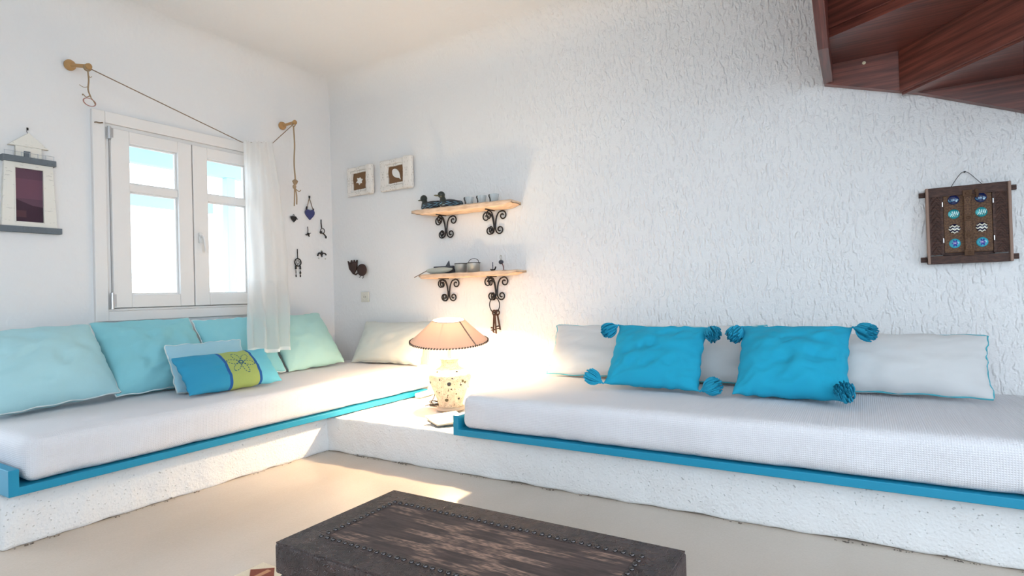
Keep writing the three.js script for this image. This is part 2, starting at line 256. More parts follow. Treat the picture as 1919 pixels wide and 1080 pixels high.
// ---------------------------------------------------------------- cushions
function pillowGeo(w, h, t, { pinch = 0.07, wr = 0.006, seed = 1, sag = 0.25, flop = 0, pow = 0.42 } = {}) {
  const N = 40, pos = [], uv = [], idx = [], edge = [];
  const P = (s, u, v) => {
    const p = Math.max(0, (1 - u * u) * (1 - v * v)), th = t / 2 * Math.pow(p, pow) * (1 - sag * v * 0.6);
    let x = w / 2 * u * (1 - pinch * u * u * (1 - v * v)), y = h / 2 * v * (1 - pinch * v * v * (1 - u * u));
    let wk = 0; for (const cu of [-1, 1]) for (const cv of [-1, 1]) { const dx = u - cu, dy = v - cv, d = Math.hypot(dx, dy), an = Math.atan2(dy, dx); wk += Math.exp(-d * 2.2) * Math.sin(an * 13 + seed * 3 + cu * 2 + cv) * sstep(d, 0.02, 0.25); }
    const k = Math.pow(p, 0.7) * 1.25 * wr * (0.55 * wk + 0.85 * n3(x * 6, y * 9, seed * 3.1 + s) + 0.4 * (1 - 2 * Math.abs(n3(x * 10, y * 13, seed + s * 5))));
    return [x + 0.006 * n2(v * 3, seed + u * 0.1) * Math.abs(u), y + 0.006 * n2(u * 3, seed + 9) * Math.abs(v), s * (th + k) - flop * (v + 1) * (v + 1) / 4];
  };
  const A = (i) => Math.sin((i / N * 2 - 1) * Math.PI / 2);
  for (const s of [1, -1]) { const o = pos.length / 3; for (let j = 0; j <= N; j++) for (let i = 0; i <= N; i++) { pos.push(...P(s, A(i), A(j))); uv.push((A(i) + 1) / 2, (A(j) + 1) / 2); } for (let j = 0; j < N; j++) for (let i = 0; i < N; i++) { const a = o + j * (N + 1) + i, b = a + 1, c = a + N + 1, d = c + 1; if (s > 0) idx.push(a, b, d, a, d, c); else idx.push(a, d, b, a, c, d); } }
  for (let i = 0; i < N; i += 2) edge.push(P(0, A(i), -1)); for (let i = 0; i < N; i += 2) edge.push(P(0, 1, A(i))); for (let i = N; i > 0; i -= 2) edge.push(P(0, A(i), 1)); for (let i = N; i > 0; i -= 2) edge.push(P(0, -1, A(i)));
  const g = new THREE.BufferGeometry(); g.setAttribute('position', new THREE.Float32BufferAttribute(pos, 3)); g.setAttribute('uv', new THREE.Float32BufferAttribute(uv, 2)); g.setIndex(idx);
  smoothNormals(g); g.userData = { edge, corner: (u, v) => P(0, u, v) }; return g;
}
/** a cushion standing on its lower edge; the group's origin is the middle of that edge */
function cushion(name, label, m, w, h, t, [x, z], turn, lean, { roll = 0, pipe, y = SEAT, group, ...o } = {}) {
  const c = thing(name, label, 'cushion', [x, y, z], turn, group); c.rotation.x = -lean; c.rotation.z = roll;
  const g = pillowGeo(w, h, t, o), e = g.userData; g.translate(0, h / 2, 0);
  part('cover', g, m, c);
  if (pipe) part('piping', tube(e.edge.map(([a, b, d]) => V(a, b + h / 2, d)), 0.0045, 160, 6, true), pipe, c);
  c.userData2 = { corner: (u, v) => { const q = e.corner(u, v); return V(q[0], q[1] + h / 2, q[2]); } };
  return c;
}
const Q = Math.PI / 2;
seat(cushion('aqua_cushion', 'large pale aqua cushion at the near end of the left daybed', M.aquaPale, 0.68, 0.485, 0.30, [-3.56, -1.24], Q, 0.66, { pipe: M.piping, seed: 2, roll: 0.05, wr: 0.016, pow: 0.58, pinch: 0.01 }), SEATL);
seat(cushion('aqua_cushion', 'deeper aqua cushion with white piping, second from the near end of the left daybed', M.aqua, 0.59, 0.515, 0.24, [-3.60, -1.865], Q, 0.64, { pipe: M.piping, pinch: 0.03, seed: 4, wr: 0.020, pow: 0.5 }), SEATL);
seat(cushion('aqua_cushion', 'aqua cushion behind the curtain and the small blue cushion under the window', M.aqua, 0.515, 0.50, 0.18, [-3.62, -2.445], Q, 0.62, { pipe: M.piping, pinch: 0.03, seed: 6, roll: 0.02, pow: 0.5, wr: 0.009 }), SEATL);
seat(cushion('mint_cushion', 'mint green cushion beside the corner of the room', M.mint, 0.54, 0.50, 0.17, [-3.63, -3.0], Q, 0.62, { pinch: 0.03, seed: 8, roll: 0.03, pow: 0.5, wr: 0.009 }), SEATL);
seat(cushion('lumbar_cushion', 'small pale blue lumbar cushion behind the flower cushion', M.iceBlue, 0.48, 0.30, 0.12, [-3.42, -2.05], Q, 0.42, { pipe: M.piping, seed: 10, wr: 0.003, pinch: 0.03 }), SEATL);
seat(cushion('cream_cushion', 'cream cushion leaning in the corner beside the lamp', M.cream, 0.74, 0.37, 0.16, [-3.28, -3.36], 0, 0.5, { seed: 12, wr: 0.006, pipe: M.cream }), SEATL);
const flowerMap = canvasTex(1024, 512, (c, w, h) => {
  c.fillStyle = '#3098bd'; c.fillRect(0, 0, w, h);
  c.fillStyle = '#6fc6da'; c.fillRect(w * 0.72, 0, w * 0.28, h);
  c.fillStyle = '#a3b566'; c.fillRect(w * 0.42, 0, w * 0.31, h);
  c.fillStyle = '#1c5b9e'; c.fillRect(w * 0.395, 0, w * 0.03, h); c.fillRect(w * 0.725, 0, w * 0.03, h);
  const cx = w * 0.575, cy = h * 0.48; c.strokeStyle = '#27556e'; c.lineWidth = 9; c.setLineDash([17, 11]);
  for (let k = 0; k < 6; k++) { c.save(); c.translate(cx, cy); c.rotate(k * Math.PI / 3 + 0.25); c.beginPath(); c.ellipse(88, 0, 62, 30, 0, 0, Math.PI * 2); c.stroke(); c.restore(); }
  c.setLineDash([]); c.lineWidth = 6; for (let k = 0; k < 18; k++) { const a = k / 18 * Math.PI * 2; c.beginPath(); c.moveTo(cx + 12 * Math.cos(a), cy + 12 * Math.sin(a)); c.lineTo(cx + 32 * Math.cos(a), cy + 32 * Math.sin(a)); c.stroke(); }
});
const flowerCloth = mat(0xffffff, 0.9, { map: flowerMap, bumpMap: weave, bumpScale: 0.0012, sheen: 0.2 });
seat(cushion('flower_cushion', 'blue lumbar cushion with green band and stitched flower on the left daybed', flowerCloth, 0.60, 0.27, 0.14, [-3.22, -2.07], Q, 0.72, { seed: 14, wr: 0.006, pinch: 0.04, pow: 0.5 }), SEATL);
for (const [i, x, z, w, h, l] of [[0, -1.11, -3.30, 1.32, 0.355, 'long white bolster cushion nearest the lamp on the right daybed'], [1, 0.025, -3.25, 0.92, 0.315, 'white bolster cushion at the far right end of the right daybed']])
  seat(cushion('bolster_cushion', l, M.bolster, w, h, 0.21, [x, z], i ? -0.03 : 0.02, 0.55, { seed: 20 + i, wr: 0.011, pinch: 0.03, pow: 0.5, pipe: M.turqPiping }), SEATR);
function tassel(c, u, v, dir, len = 0.098) {
  const q = c.userData2.corner(u, v), d = V(...dir).normalize(), r = rnd(Math.round(900 + u * 31 + v * 57 + dir[0] * 99)), geos = [];
  const side = Math.abs(d.y) < 0.9 ? V(0, 1, 0).cross(d).normalize() : V(1, 0, 0), up = d.clone().cross(side);
  geos.push(tube([q, q.clone().addScaledVector(d, 0.01), q.clone().addScaledVector(d, 0.02)], 0.005, 6, 6));
  const hd = q.clone().addScaledVector(d, 0.024); geos.push(ball(0.013, hd.x, hd.y, hd.z, 1, 1, 1, 10));
  for (let i = 0; i < 100; i++) {
    const a = r() * Math.PI * 2, s = Math.sqrt(r()), e = V().addScaledVector(side, Math.cos(a) * s).addScaledVector(up, Math.sin(a) * s), L = len * (0.80 + 0.25 * r()) * (1 - 0.22 * s * s);
    geos.push(tube([hd.clone().addScaledVector(e, 0.007), hd.clone().addScaledVector(d, L * 0.30).addScaledVector(e, 0.033), hd.clone().addScaledVector(d, L * 0.7).addScaledVector(e, 0.044), hd.clone().addScaledVector(d, L).addScaledVector(e, 0.038 + 0.008 * r())], 0.0040, 5, 5));
  }
  part('tassel', geos, M.tassel, c);
}
{
  const a = cushion('tassel_cushion', 'turquoise tasselled cushion nearer the lamp on the right daybed', M.turq, 0.51, 0.405, 0.18, [-0.975, -2.96], 0.05, 0.70, { seed: 31, wr: 0.022, roll: -0.03, pinch: 0.05, pow: 0.5 });
  tassel(a, -1, 1, [-0.55, -0.8, 0.35]); tassel(a, 1, 1, [0.45, -0.9, 0.4]); tassel(a, -1, -1, [-1, 0.38, 0.30]); tassel(a, 1, -1, [1, 0.30, 0.42]); seat(a, SEATR);
  const b = cushion('tassel_cushion', 'turquoise tasselled cushion farther right on the right daybed', M.turq, 0.50, 0.42, 0.21, [-0.305, -2.945], -0.03, 0.72, { seed: 37, wr: 0.024, roll: 0.0, pinch: 0.05, pow: 0.5 });
  tassel(b, -1, 1, [-0.35, -0.9, 0.3]); tassel(b, 1, 1, [0.9, -0.65, 0.3]); tassel(b, 1, -1, [-0.2, 0.0, 1]); seat(b, SEATR);
}

// ---------------------------------------------------------------- curtain, cord and pegs
const pegX = LW + 0.165;
function peg(label, z, y, tilt = [0, 0]) {
  const p = thing('curtain_peg', label, 'peg', [LW, y, z], 0, 'curtain pegs');
  p.rotation.y = tilt[0]; p.rotation.z = tilt[1];
  part('rosette', lathe([[0.001, 0], [0.030, 0.001], [0.034, 0.012], [0.028, 0.028], [0.016, 0.036], [0.001, 0.036]], 20).rotateZ(-Q), M.peg, p);
  part('stem', lathe([[0.015, 0.034], [0.011, 0.06], [0.012, 0.15], [0.018, 0.168], [0.019, 0.178], [0.010, 0.190], [0.001, 0.192]], 18).rotateZ(-Q), M.peg, p);
  return p;
}
peg('turned wooden peg on the wall above the left end of the window', -1.575, 2.487, [0.24, -0.2]);
peg('turned wooden peg on the wall right of the window', -3.085, 2.468);
{
  const A = V(LW + 0.155, 2.448, -1.615), B = V(LW + 0.155, 2.455, -3.085), C = V(LW + 0.132, 2.214, -2.634), D = V(LW + 0.132, 2.262, -2.90);
  const t = thing('curtain_string', 'thin brown cord strung between the two pegs', 'cord');
  part('line', [tube([A, A.clone().lerp(C, 0.5), C], 0.0032, 30, 6), tube([C, C.clone().lerp(D, 0.5), D], 0.0032, 20, 6), tube([D, B.clone().lerp(D, 0.5), B], 0.0032, 20, 6)], M.cord, t);
  part('knot', [new THREE.TorusGeometry(0.017, 0.005, 6, 14).rotateY(Q).translate(A.x - 0.01, A.y, A.z), new THREE.TorusGeometry(0.017, 0.005, 6, 14).rotateY(Q).translate(A.x, A.y, A.z)], M.twine, t);
  part('knot', [new THREE.TorusGeometry(0.017, 0.005, 6, 14).rotateY(Q).translate(B.x, B.y, B.z)], M.twine, t);
  const h = thing('rope_hanger', 'frayed twine with a reddish ring hanging from the left peg', 'rope', [A.x, A.y - 0.018, A.z]);
  part('twine', [tube([[0, 0, 0], [0.004, -0.06, -0.002], [0, -0.12, 0], [0.002, -0.16, -0.012]], 0.0045, 20, 6), tube([[0.002, -0.10, 0], [-0.01, -0.105, 0.02], [0, -0.10, 0.045]], 0.0018, 12, 5), tube([[0.002, -0.15, -0.01], [0, -0.165, 0.012], [0.0, -0.15, 0.03], [0, -0.16, 0.03]], 0.0028, 14, 5), tube([[0.0, -0.16, -0.012], [0, -0.185, -0.03], [0, -0.20, -0.036]], 0.0028, 10, 5), tube([[0, -0.02, 0], [0, -0.04, -0.012], [0, -0.03, -0.02]], 0.0018, 8, 5)], M.twine, h);
  part('ring', new THREE.TorusGeometry(0.037, 0.0035, 8, 36).scale(1, 0.62, 1).rotateY(Q + 0.25).translate(0.004, -0.193, -0.004), M.pink, h);
  const r = thing('rope_tail', 'long knotted twine hanging from the right peg', 'rope', [B.x, B.y - 0.018, B.z]);
  part('twine', tube([[0, 0, 0], [0.003, -0.15, -0.004], [0, -0.30, 0.002], [0.002, -0.44, -0.004]], 0.006, 30, 7), M.twine, r);
  part('knot', [ball(0.020, 0.0, -0.46, -0.004, 1, 1.2, 1, 10), ball(0.015, 0, -0.50, 0.004, 1, 1.3, 1, 10), new THREE.TorusGeometry(0.017, 0.007, 6, 14).rotateX(Q).translate(0, -0.455, -0.004)], M.twine, r);
  part('tail', [tube([[0, -0.50, 0.004], [0.004, -0.58, 0.008], [0, -0.66, 0.010]], 0.0055, 12, 6), tube([[0, -0.50, 0], [0.004, -0.57, -0.012], [0, -0.645, -0.014]], 0.0055, 12, 6), tube([[0, -0.515, -0.004], [0.0, -0.535, -0.04], [0, -0.52, -0.058]], 0.0035, 10, 5)], M.twine, r);
}
{
  const NU = 90, NV = 90, pos = [], uv = [], idx = [], hpos = [], huv = [], hidx = [];
  const P = (s, t) => {   // s across 0..1, t down 0..1
    const top = lerp(2.215, 2.265, s) + 0.008 * Math.sin(s * 40), bottom = 0.655 - 0.02 * s + 0.008 * Math.sin(s * 9), y = lerp(top, bottom, t);
    const out = 0.43 * Math.pow(clamp((1.16 - y) / 0.5), 1.15), flat = pegX - 0.005 + out, z = flat * lerp(lerp(0.6635, 0.661, t), 0.729 + 0.031 * Math.sin(clamp((2.26 - y) / 1.2) * Q), s);
    const x = flat + (0.012 + 0.012 * t) * Math.sin(s * 22 + 1.0 * Math.sin(t * 3) + 0.6 * n2(s * 3, t * 2)) + 0.008 * n2(s * 4, t * 3);
    return [x, y, z];
  };
  for (let j = 0; j <= NV; j++) for (let i = 0; i <= NU; i++) { pos.push(...P(i / NU, j / NV * 0.985)); uv.push(i / NU, j / NV); }
  for (let j = 0; j < NV; j++) for (let i = 0; i < NU; i++) { const a = j * (NU + 1) + i; idx.push(a, a + NU + 1, a + 1, a + 1, a + NU + 1, a + NU + 2); }
  for (let j = 0; j <= 3; j++) for (let i = 0; i <= NU; i++) { hpos.push(...P(i / NU, 0.985 + j / 3 * 0.015)); huv.push(i / NU, j / 3); }
  for (let j = 0; j < 3; j++) for (let i = 0; i < NU; i++) { const a = j * (NU + 1) + i; hidx.push(a, a + NU + 1, a + 1, a + 1, a + NU + 1, a + NU + 2); }
  const mk = (p, u, x) => { const g = new THREE.BufferGeometry(); g.setAttribute('position', new THREE.Float32BufferAttribute(p, 3)); g.setAttribute('uv', new THREE.Float32BufferAttribute(u, 2)); g.setIndex(x); return smoothNormals(g); };
  const c = thing('sheer_curtain', 'sheer white curtain gathered at the right side of the window', 'curtain');
  part('cloth', mk(pos, uv, idx), M.sheer, c); part('hem', mk(hpos, huv, hidx), M.hem, c);
}

// ---------------------------------------------------------------- lamp
{
  const L = thing('table_lamp', 'lit table lamp with pebbled cream urn base and peach shade', 'lamp', [-2.385, PLY + 0.010, -3.06]);
  const terr = tex(512, 512, (u, v) => { const a = n2(u * 26, v * 26), b = n2(u * 70, v * 70), g = fbm(u * 12, v * 12, 3); let c = mixc([0.90, 0.84, 0.75], [0.80, 0.72, 0.62], clamp(0.5 + g)); c = mixc(c, [0.42, 0.36, 0.30], sstep(b, 0.70, 0.82)); return mixc(c, [0.25, 0.22, 0.2], sstep(a, 0.80, 0.86)); }, { srgb: true });
  part('foot', lathe([[0.001, 0], [0.092, 0], [0.096, 0.008], [0.094, 0.020], [0.084, 0.024], [0.001, 0.024]], 40), mat(new THREE.Color().setRGB(0.55, 0.45, 0.36), 0.8), L);
  const prof = [[0.078, 0.024], [0.084, 0.05], [0.104, 0.105], [0.126, 0.16], [0.140, 0.20], [0.142, 0.222], [0.132, 0.244], [0.105, 0.266], [0.074, 0.283], [0.060, 0.298], [0.056, 0.318], [0.060, 0.332], [0.068, 0.340], [0.066, 0.346], [0.03, 0.346], [0.001, 0.346]];
  const urn = part('urn', lathe(new THREE.SplineCurve(prof.map(([a, b]) => new THREE.Vector2(a, b))).getPoints(60).map((p) => [Math.max(0.001, p.x), p.y]), 56), mat(0xffffff, 0.55, { map: terr, bumpMap: terr, bumpScale: 0.002 }), L);
  const dark = mat(new THREE.Color().setRGB(0.03, 0.03, 0.035), 0.4), olive = mat(new THREE.Color().setRGB(0.10, 0.075, 0.03), 0.5), r = rnd(77);
  const radius = (y) => { for (let i = 1; i < prof.length; i++) if (y <= prof[i][1]) return lerp(prof[i - 1][0], prof[i][0], (y - prof[i - 1][1]) / (prof[i][1] - prof[i - 1][1])); return 0.06; };
  const face = Math.atan2(3.06, 2.385);   // towards the viewer
  const spots = [[-0.05, 0.192, 0.016, 0], [-0.28, 0.080, 0.013, 1], [0.62, 0.205, 0.011, 1], [0.78, 0.195, 0.010, 1], [0.55, 0.18, 0.008, 0], [-1.25, 0.195, 0.012, 0], [0.42, 0.262, 0.010, 0], [0.05, 0.155, 0.007, 1], [-0.85, 0.262, 0.009, 1], [-0.5, 0.218, 0.006, 0], [0.35, 0.12, 0.006, 1], [0.6, 0.085, 0.009, 0], [-0.7, 0.13, 0.006, 1], [0.1, 0.225, 0.006, 0], [1.6, 0.15, 0.013, 0], [2.4, 0.2, 0.014, 1], [3.3, 0.1, 0.013, 0], [-2.1, 0.17, 0.012, 1]];
  for (const [a, y, s, k] of spots) { const th = face - a, q = radius(y); part('pebble', ball(s, 0, 0, 0, 1, 0.85, 0.30, 12).rotateZ(r() * 3).rotateY(Q - th).translate(Math.cos(th) * q, y, Math.sin(th) * q), k ? olive : dark, urn); }
  part('socket', [cyl(0.013, 0.013, 0.09, 0, 0.39, 0), cyl(0.019, 0.019, 0.04, 0, 0.43, 0)], mat(0xd8c9a8, 0.5), L);
  const warm = new THREE.Color().setRGB(1, 0.75, 0.45), BY = 0.484;
  part('bulb', lathe([[0.013, 0.448], [0.02, 0.458], [0.028, 0.474], [0.030, 0.488], [0.024, 0.506], [0.012, 0.515], [0.001, 0.517]], 20), mat(0xffffff, 0.5, { emissive: warm, emissiveIntensity: 12 }), L);
  const lamp = new THREE.PointLight(warm, 2.0); lamp.position.set(0, BY, 0); lamp.castShadow = true; lamp.shadow.radius = 1.6; lamp.name = 'lamp_light'; L.add(lamp);
  const down = new THREE.SpotLight(warm, 7.0, 0, 1.5, 0.35); down.position.set(0, BY, 0); down.target.position.set(0, 0, 0); down.castShadow = true; down.shadow.radius = 1.2; down.name = 'bulb_light'; L.add(down, down.target);   // crown silvered bulb: most of its light goes down
  const r0 = 0.264, r1 = 0.108, y0 = 0.462, y1 = 0.603;
  const sh = part('shade', lathe([[r0, y0], [lerp(r0, r1, 0.33) - 0.004, lerp(y0, y1, 0.33)], [lerp(r0, r1, 0.66) - 0.004, lerp(y0, y1, 0.66)], [r1, y1]], 64), mat(new THREE.Color().setRGB(0.78, 0.50, 0.37), 0.95, { transmission: 0.05, thickness: 0, side: THREE.DoubleSide, bumpMap: weave, bumpScale: 0.0006 }), L);
  part('rim_cord', [new THREE.TorusGeometry(r0, 0.0036, 8, 90).rotateX(Q).translate(0, y0, 0), new THREE.TorusGeometry(r1, 0.003, 8, 60).rotateX(Q).translate(0, y1, 0)], mat(new THREE.Color().setRGB(0.62, 0.47, 0.38), 0.9), sh);
  const st = []; for (let i = 0; i < 84; i++) { const a = i / 84 * Math.PI * 2; st.push(box(0.0105, 0.008, 0.009, 0, 0, 0).rotateZ(0.7).rotateY(-a + Q).translate(Math.cos(a) * r0, y0, Math.sin(a) * r0)); }
  part('stitching', st, mat(new THREE.Color().setRGB(0.055, 0.035, 0.03), 0.9), sh);
  const sa = face - 0.72; part('seam', tube([[Math.cos(sa) * (r0 + 0.002), y0, Math.sin(sa) * (r0 + 0.002)], [Math.cos(sa) * ((r0 + r1) / 2), (y0 + y1) / 2, Math.sin(sa) * ((r0 + r1) / 2)], [Math.cos(sa) * (r1 + 0.002), y1 + 0.003, Math.sin(sa) * (r1 + 0.002)]], 0.0042, 12, 6), mat(new THREE.Color().setRGB(0.28, 0.19, 0.15), 0.9), sh);
  const wm = M.metal;
  for (let k = 1; k < 6; k++) { const a = sa + k * Math.PI / 3; part('wire', tube([[Math.cos(a) * (r0 - 0.005), y0, Math.sin(a) * (r0 - 0.005)], [Math.cos(a) * ((r0 + r1) / 2 - 0.008), (y0 + y1) / 2, Math.sin(a) * ((r0 + r1) / 2 - 0.008)], [Math.cos(a) * (r1 - 0.004), y1, Math.sin(a) * (r1 - 0.004)]], 0.0016, 8, 5), wm, sh); }
  for (const a of [0.3, 0.3 + Math.PI * 2 / 3, 0.3 + Math.PI * 4 / 3]) part('wire', tube([[0.016, 0.44, 0], [0.06, 0.50, 0], [r1 - 0.004, y1 - 0.01, 0]], 0.0018, 10, 5).rotateY(a), wm, sh);
  
  { const c = V(0, 0.50, 0), q = new THREE.Quaternion().setFromAxisAngle(V(3.06, 0, -2.385).normalize(), 0.13); sh.quaternion.copy(q); sh.position.copy(c.clone().sub(c.clone().applyQuaternion(q))); }   // the shade sits a little crooked, tipped to the room
  const coil = []; for (let k = 0; k < 5; k++) { const pts = []; for (let i = 0; i < 12; i++) { const a = i / 12 * Math.PI * 2; pts.push(V(0.040 * Math.cos(a) * (1 + 0.14 * Math.sin(k * 3 + a)), 0.007 + k * 0.007 + 0.006 * Math.sin(a + k), 0.024 * Math.sin(a))); } coil.push(tube(pts, 0.0032, 40, 6, true)); }
  coil.push(tube([[-0.035, 0.03, 0], [-0.012, 0.075, -0.01], [0.0, 0.118, -0.008], [0.012, 0.08, -0.006], [0.03, 0.025, 0.004]], 0.0032, 24, 6), tube([[-0.03, 0.02, 0.012], [-0.055, 0.015, 0.02], [-0.065, 0.010, 0.028]], 0.0032, 10, 6));
  part('power_cord', coil, mat(new THREE.Color().setRGB(0.10, 0.075, 0.055), 0.6), L).position.set(-0.140, 0, -0.005);
}
{
  const s = thing('power_strip', 'cream plug socket block at the far end of the left daybed', 'socket', [-2.895, PLY + 0.010, -3.40], 0.1);
  const ivory = mat(new THREE.Color().setRGB(0.74, 0.70, 0.58), 0.5); part('body', box(0.055, 0.032, 0.20, 0, 0.016, 0, 0.006), ivory, s);
  for (const z of [-0.05, 0.03]) { part('outlet', cyl(0.019, 0.019, 0.003, 0, 0.0325, z, 20), ivory, s); part('pin_hole', [cyl(0.004, 0.004, 0.003, 0, 0.0345, z - 0.008, 10), cyl(0.004, 0.004, 0.003, 0, 0.0345, z + 0.008, 10)], M.iron, s); }
  const b = thing('magazine', 'open magazine with curled pages lying on the bench beside the blue bed base', 'magazine', [-2.167, PLY + 0.008, -2.758], -0.5);
  const paper = mat(new THREE.Color().setRGB(0.72, 0.66, 0.56), 0.7), ink = mat(new THREE.Color().setRGB(0.13, 0.13, 0.16), 0.6);
  const page = (lift, w, d) => { const g = new THREE.BoxGeometry(w, 0.0014, d, 10, 1, 1), p = g.attributes.position; for (let i = 0; i < p.count; i++) p.setY(i, p.getY(i) + lift * Math.pow((0.5 - p.getX(i) / w), 2) + 0.002); return g; };
  part('cover', page(0.004, 0.178, 0.222), ink, b); for (let k = 0; k < 4; k++) part('page', page(0.008 + 0.006 * k, 0.172, 0.218).rotateY(0.03 * k).translate(-0.003 * k, 0.0030 + 0.0022 * k, 0.002 * k), paper, b);
}

// ---------------------------------------------------------------- shelves, brackets
function plank(len, th, d, tl, tr, seed) {
  const g = new THREE.BoxGeometry(len, th, d, 60, 4, 10), p = g.attributes.position;
  for (let i = 0; i < p.count; i++) {
    const x = p.getX(i), y = p.getY(i), z = p.getZ(i), a = sstep(x, -len / 2, -len / 2 + tl), b = sstep(-x, -len / 2, -len / 2 + tr), f = Math.min(lerp(0.25, 1, a), lerp(0.25, 1, b));
    p.setXYZ(i, x + 0.008 * n2(z * 20, seed) * (Math.abs(x) > len / 2 - 0.02 ? 1 : 0), (y < 0 ? th / 2 - (th / 2 - y) * lerp(0.3, 1, f) : y) + 0.0025 * n3(x * 9, y * 20, z * 20 + seed), (z > 0 ? z * lerp(0.72, 1, f) : z) + (z > d / 2 - 0.03 ? 0.004 * n2(x * 9, seed + 4) : 0));
  }
  return uvBox(smoothNormals(g));
}
const shelfLabel = [['upper driftwood shelf carrying ducks and glass cups', -2.565, 1.677, 0.93, 0.042, -0.012], ['lower driftwood shelf carrying a fish and two metal pots', -2.525, 1.172, 0.90, 0.034, 0]];
const shelves = shelfLabel.map(([l, x, y, len, th, tilt], i) => { const s = part('wall_shelf', plank(len, th, 0.165, i ? 0.05 : 0.16, 0.09, 3 + i * 5).translate(0, -th / 2, 0), M.drift, scene); s.position.set(x, y, BW + 0.088); s.rotation.z = tilt; return tag(s, l, 'shelf'); });
function spiral(cx, cy, r, a0, turns, sgn) { const o = []; const n = Math.round(14 * turns); for (let i = 0; i <= n; i++) { const t = i / n, a = a0 + sgn * t * turns * Math.PI * 2, q = r * (1 - 0.78 * t); o.push([cx + q * Math.cos(a), cy + q * Math.sin(a), 0]); } return o; }
function bracketArm() {
  const up = [[0.006, -0.125, 0], [0.010, -0.09, 0], [0.020, -0.045, 0], [0.040, -0.014, 0], ...spiral(0.073, -0.040, 0.037, 2.2, 1.25, -1)];
  const low = [[0.005, -0.105, 0], [0.008, -0.135, 0], ...spiral(0.045, -0.142, 0.034, Math.PI + 0.35, 1.3, 1)];
  return [tube(up, 0.0052, 70, 7), tube(low, 0.0052, 60, 7)];
}
function bracket(label, x, y) {
  const b = thing('shelf_bracket', label, 'bracket', [x, y, BW + 0.014]);
  part('scroll', bracketArm(), M.iron, b); part('scroll', bracketArm().map((g) => g.rotateY(Math.PI)), M.iron, b); part('scroll', bracketArm().map((g) => g.rotateY(-Q)), M.iron, b);
  part('collar', cyl(0.011, 0.011, 0.03, 0, -0.112, 0, 10), M.iron, b); part('support_bar', [box(0.012, 0.005, 0.12, 0, 0.0005, 0.058)], M.iron, b);
  return b;
}
bracket('black iron scroll bracket under the duck end of the upper shelf', -2.795, 1.634); bracket('black iron scroll bracket under the cups on the upper shelf', -2.335, 1.628);
bracket('black iron scroll bracket under the pots on the lower shelf', -2.785, 1.134); bracket('black iron scroll bracket with the keys under the lower shelf', -2.335, 1.134);

function duck(label, x, turn, s) {
  const d = thing('duck_figurine', label, 'duck figurine', [x, 1.678 - (x + 2.565) * 0.012 + 0.001, BW + 0.095], turn);
  const g = new THREE.SphereGeometry(1, 26, 18), p = g.attributes.position;
  for (let i = 0; i < p.count; i++) { let a = p.getX(i), y = p.getY(i), z = p.getZ(i); const tail = sstep(-a, 0.45, 1); y = Math.max(y, -0.62) + 0.35 * tail + (a > 0.5 ? 0.15 * (a - 0.5) : 0); z *= 1 - 0.45 * tail; p.setXYZ(i, a * 0.105, (y + 0.62) * 0.040, z * 0.045); }
  const feathers = tex(128, 64, (u, v) => { const k = Math.sin(u * 60 + Math.sin(v * 40) * 1.2) * Math.sin(v * 44), band = sstep(v, 0.3, 0.38) * (1 - sstep(v, 0.62, 0.7)); return mixc([0.10, 0.11, 0.14], [0.42, 0.60, 0.68], band * sstep(k, 0.0, 0.5)); }, { srgb: true });
  part('body', smoothNormals(g), mat(0xffffff, 0.45, { map: feathers }), d);
  const head = part('head', [ball(0.027, 0.083, 0.094, 0, 1.1, 1, 0.9, 18), lathe([[0.034, 0.022], [0.027, 0.05], [0.019, 0.075], [0.018, 0.09]], 16).rotateZ(-0.12).translate(0.064, 0, 0)], mat(new THREE.Color().setRGB(0.022, 0.028, 0.022), 0.35), d);
  part('bill', ball(0.021, 0.124, 0.086, 0, 1.1, 0.28, 0.55, 14), mat(new THREE.Color().setRGB(0.10, 0.10, 0.06), 0.5), head);
  d.scale.setScalar(s); return d;
}
duck('dark wooden duck facing left at the end of the upper shelf', -2.872, Math.PI - 0.15, 1.05);
duck('dark wooden duck with turned head beside the glass cups', -2.675, Math.PI + 1.1, 0.98);
const cupGlass = mat(new THREE.Color().setRGB(0.82, 0.85, 0.86), 0.25, { transmission: 0.7, thickness: 0, ior: 1.5 });
[['clear glass cup with dark handle nearest the ducks', -2.50], ['clear glass cup in the middle of the three', -2.385], ['clear glass cup at the right end of the upper shelf', -2.275]].forEach(([l, x]) => {
  const c = thing('glass_cup', l, 'cup', [x, 1.679 - (x + 2.565) * 0.012, BW + 0.10]);
  part('glass', lathe([[0.001, 0.002], [0.022, 0.002], [0.026, 0.012], [0.036, 0.06], [0.0345, 0.06], [0.0245, 0.013], [0.021, 0.005], [0.001, 0.005]], 28), cupGlass, c);
  part('handle', tube([[-0.034, 0.062, 0.014], [-0.038, 0.050, 0.014], [-0.031, 0.035, 0.014], [-0.028, 0.012, 0.014], [-0.030, 0.002, 0.014]], 0.0042, 20, 6), M.iron, c);
  part('candle', [cyl(0.018, 0.018, 0.014, 0, 0.0125, 0)], mat(new THREE.Color().setRGB(0.8, 0.79, 0.76), 0.5), c);
});
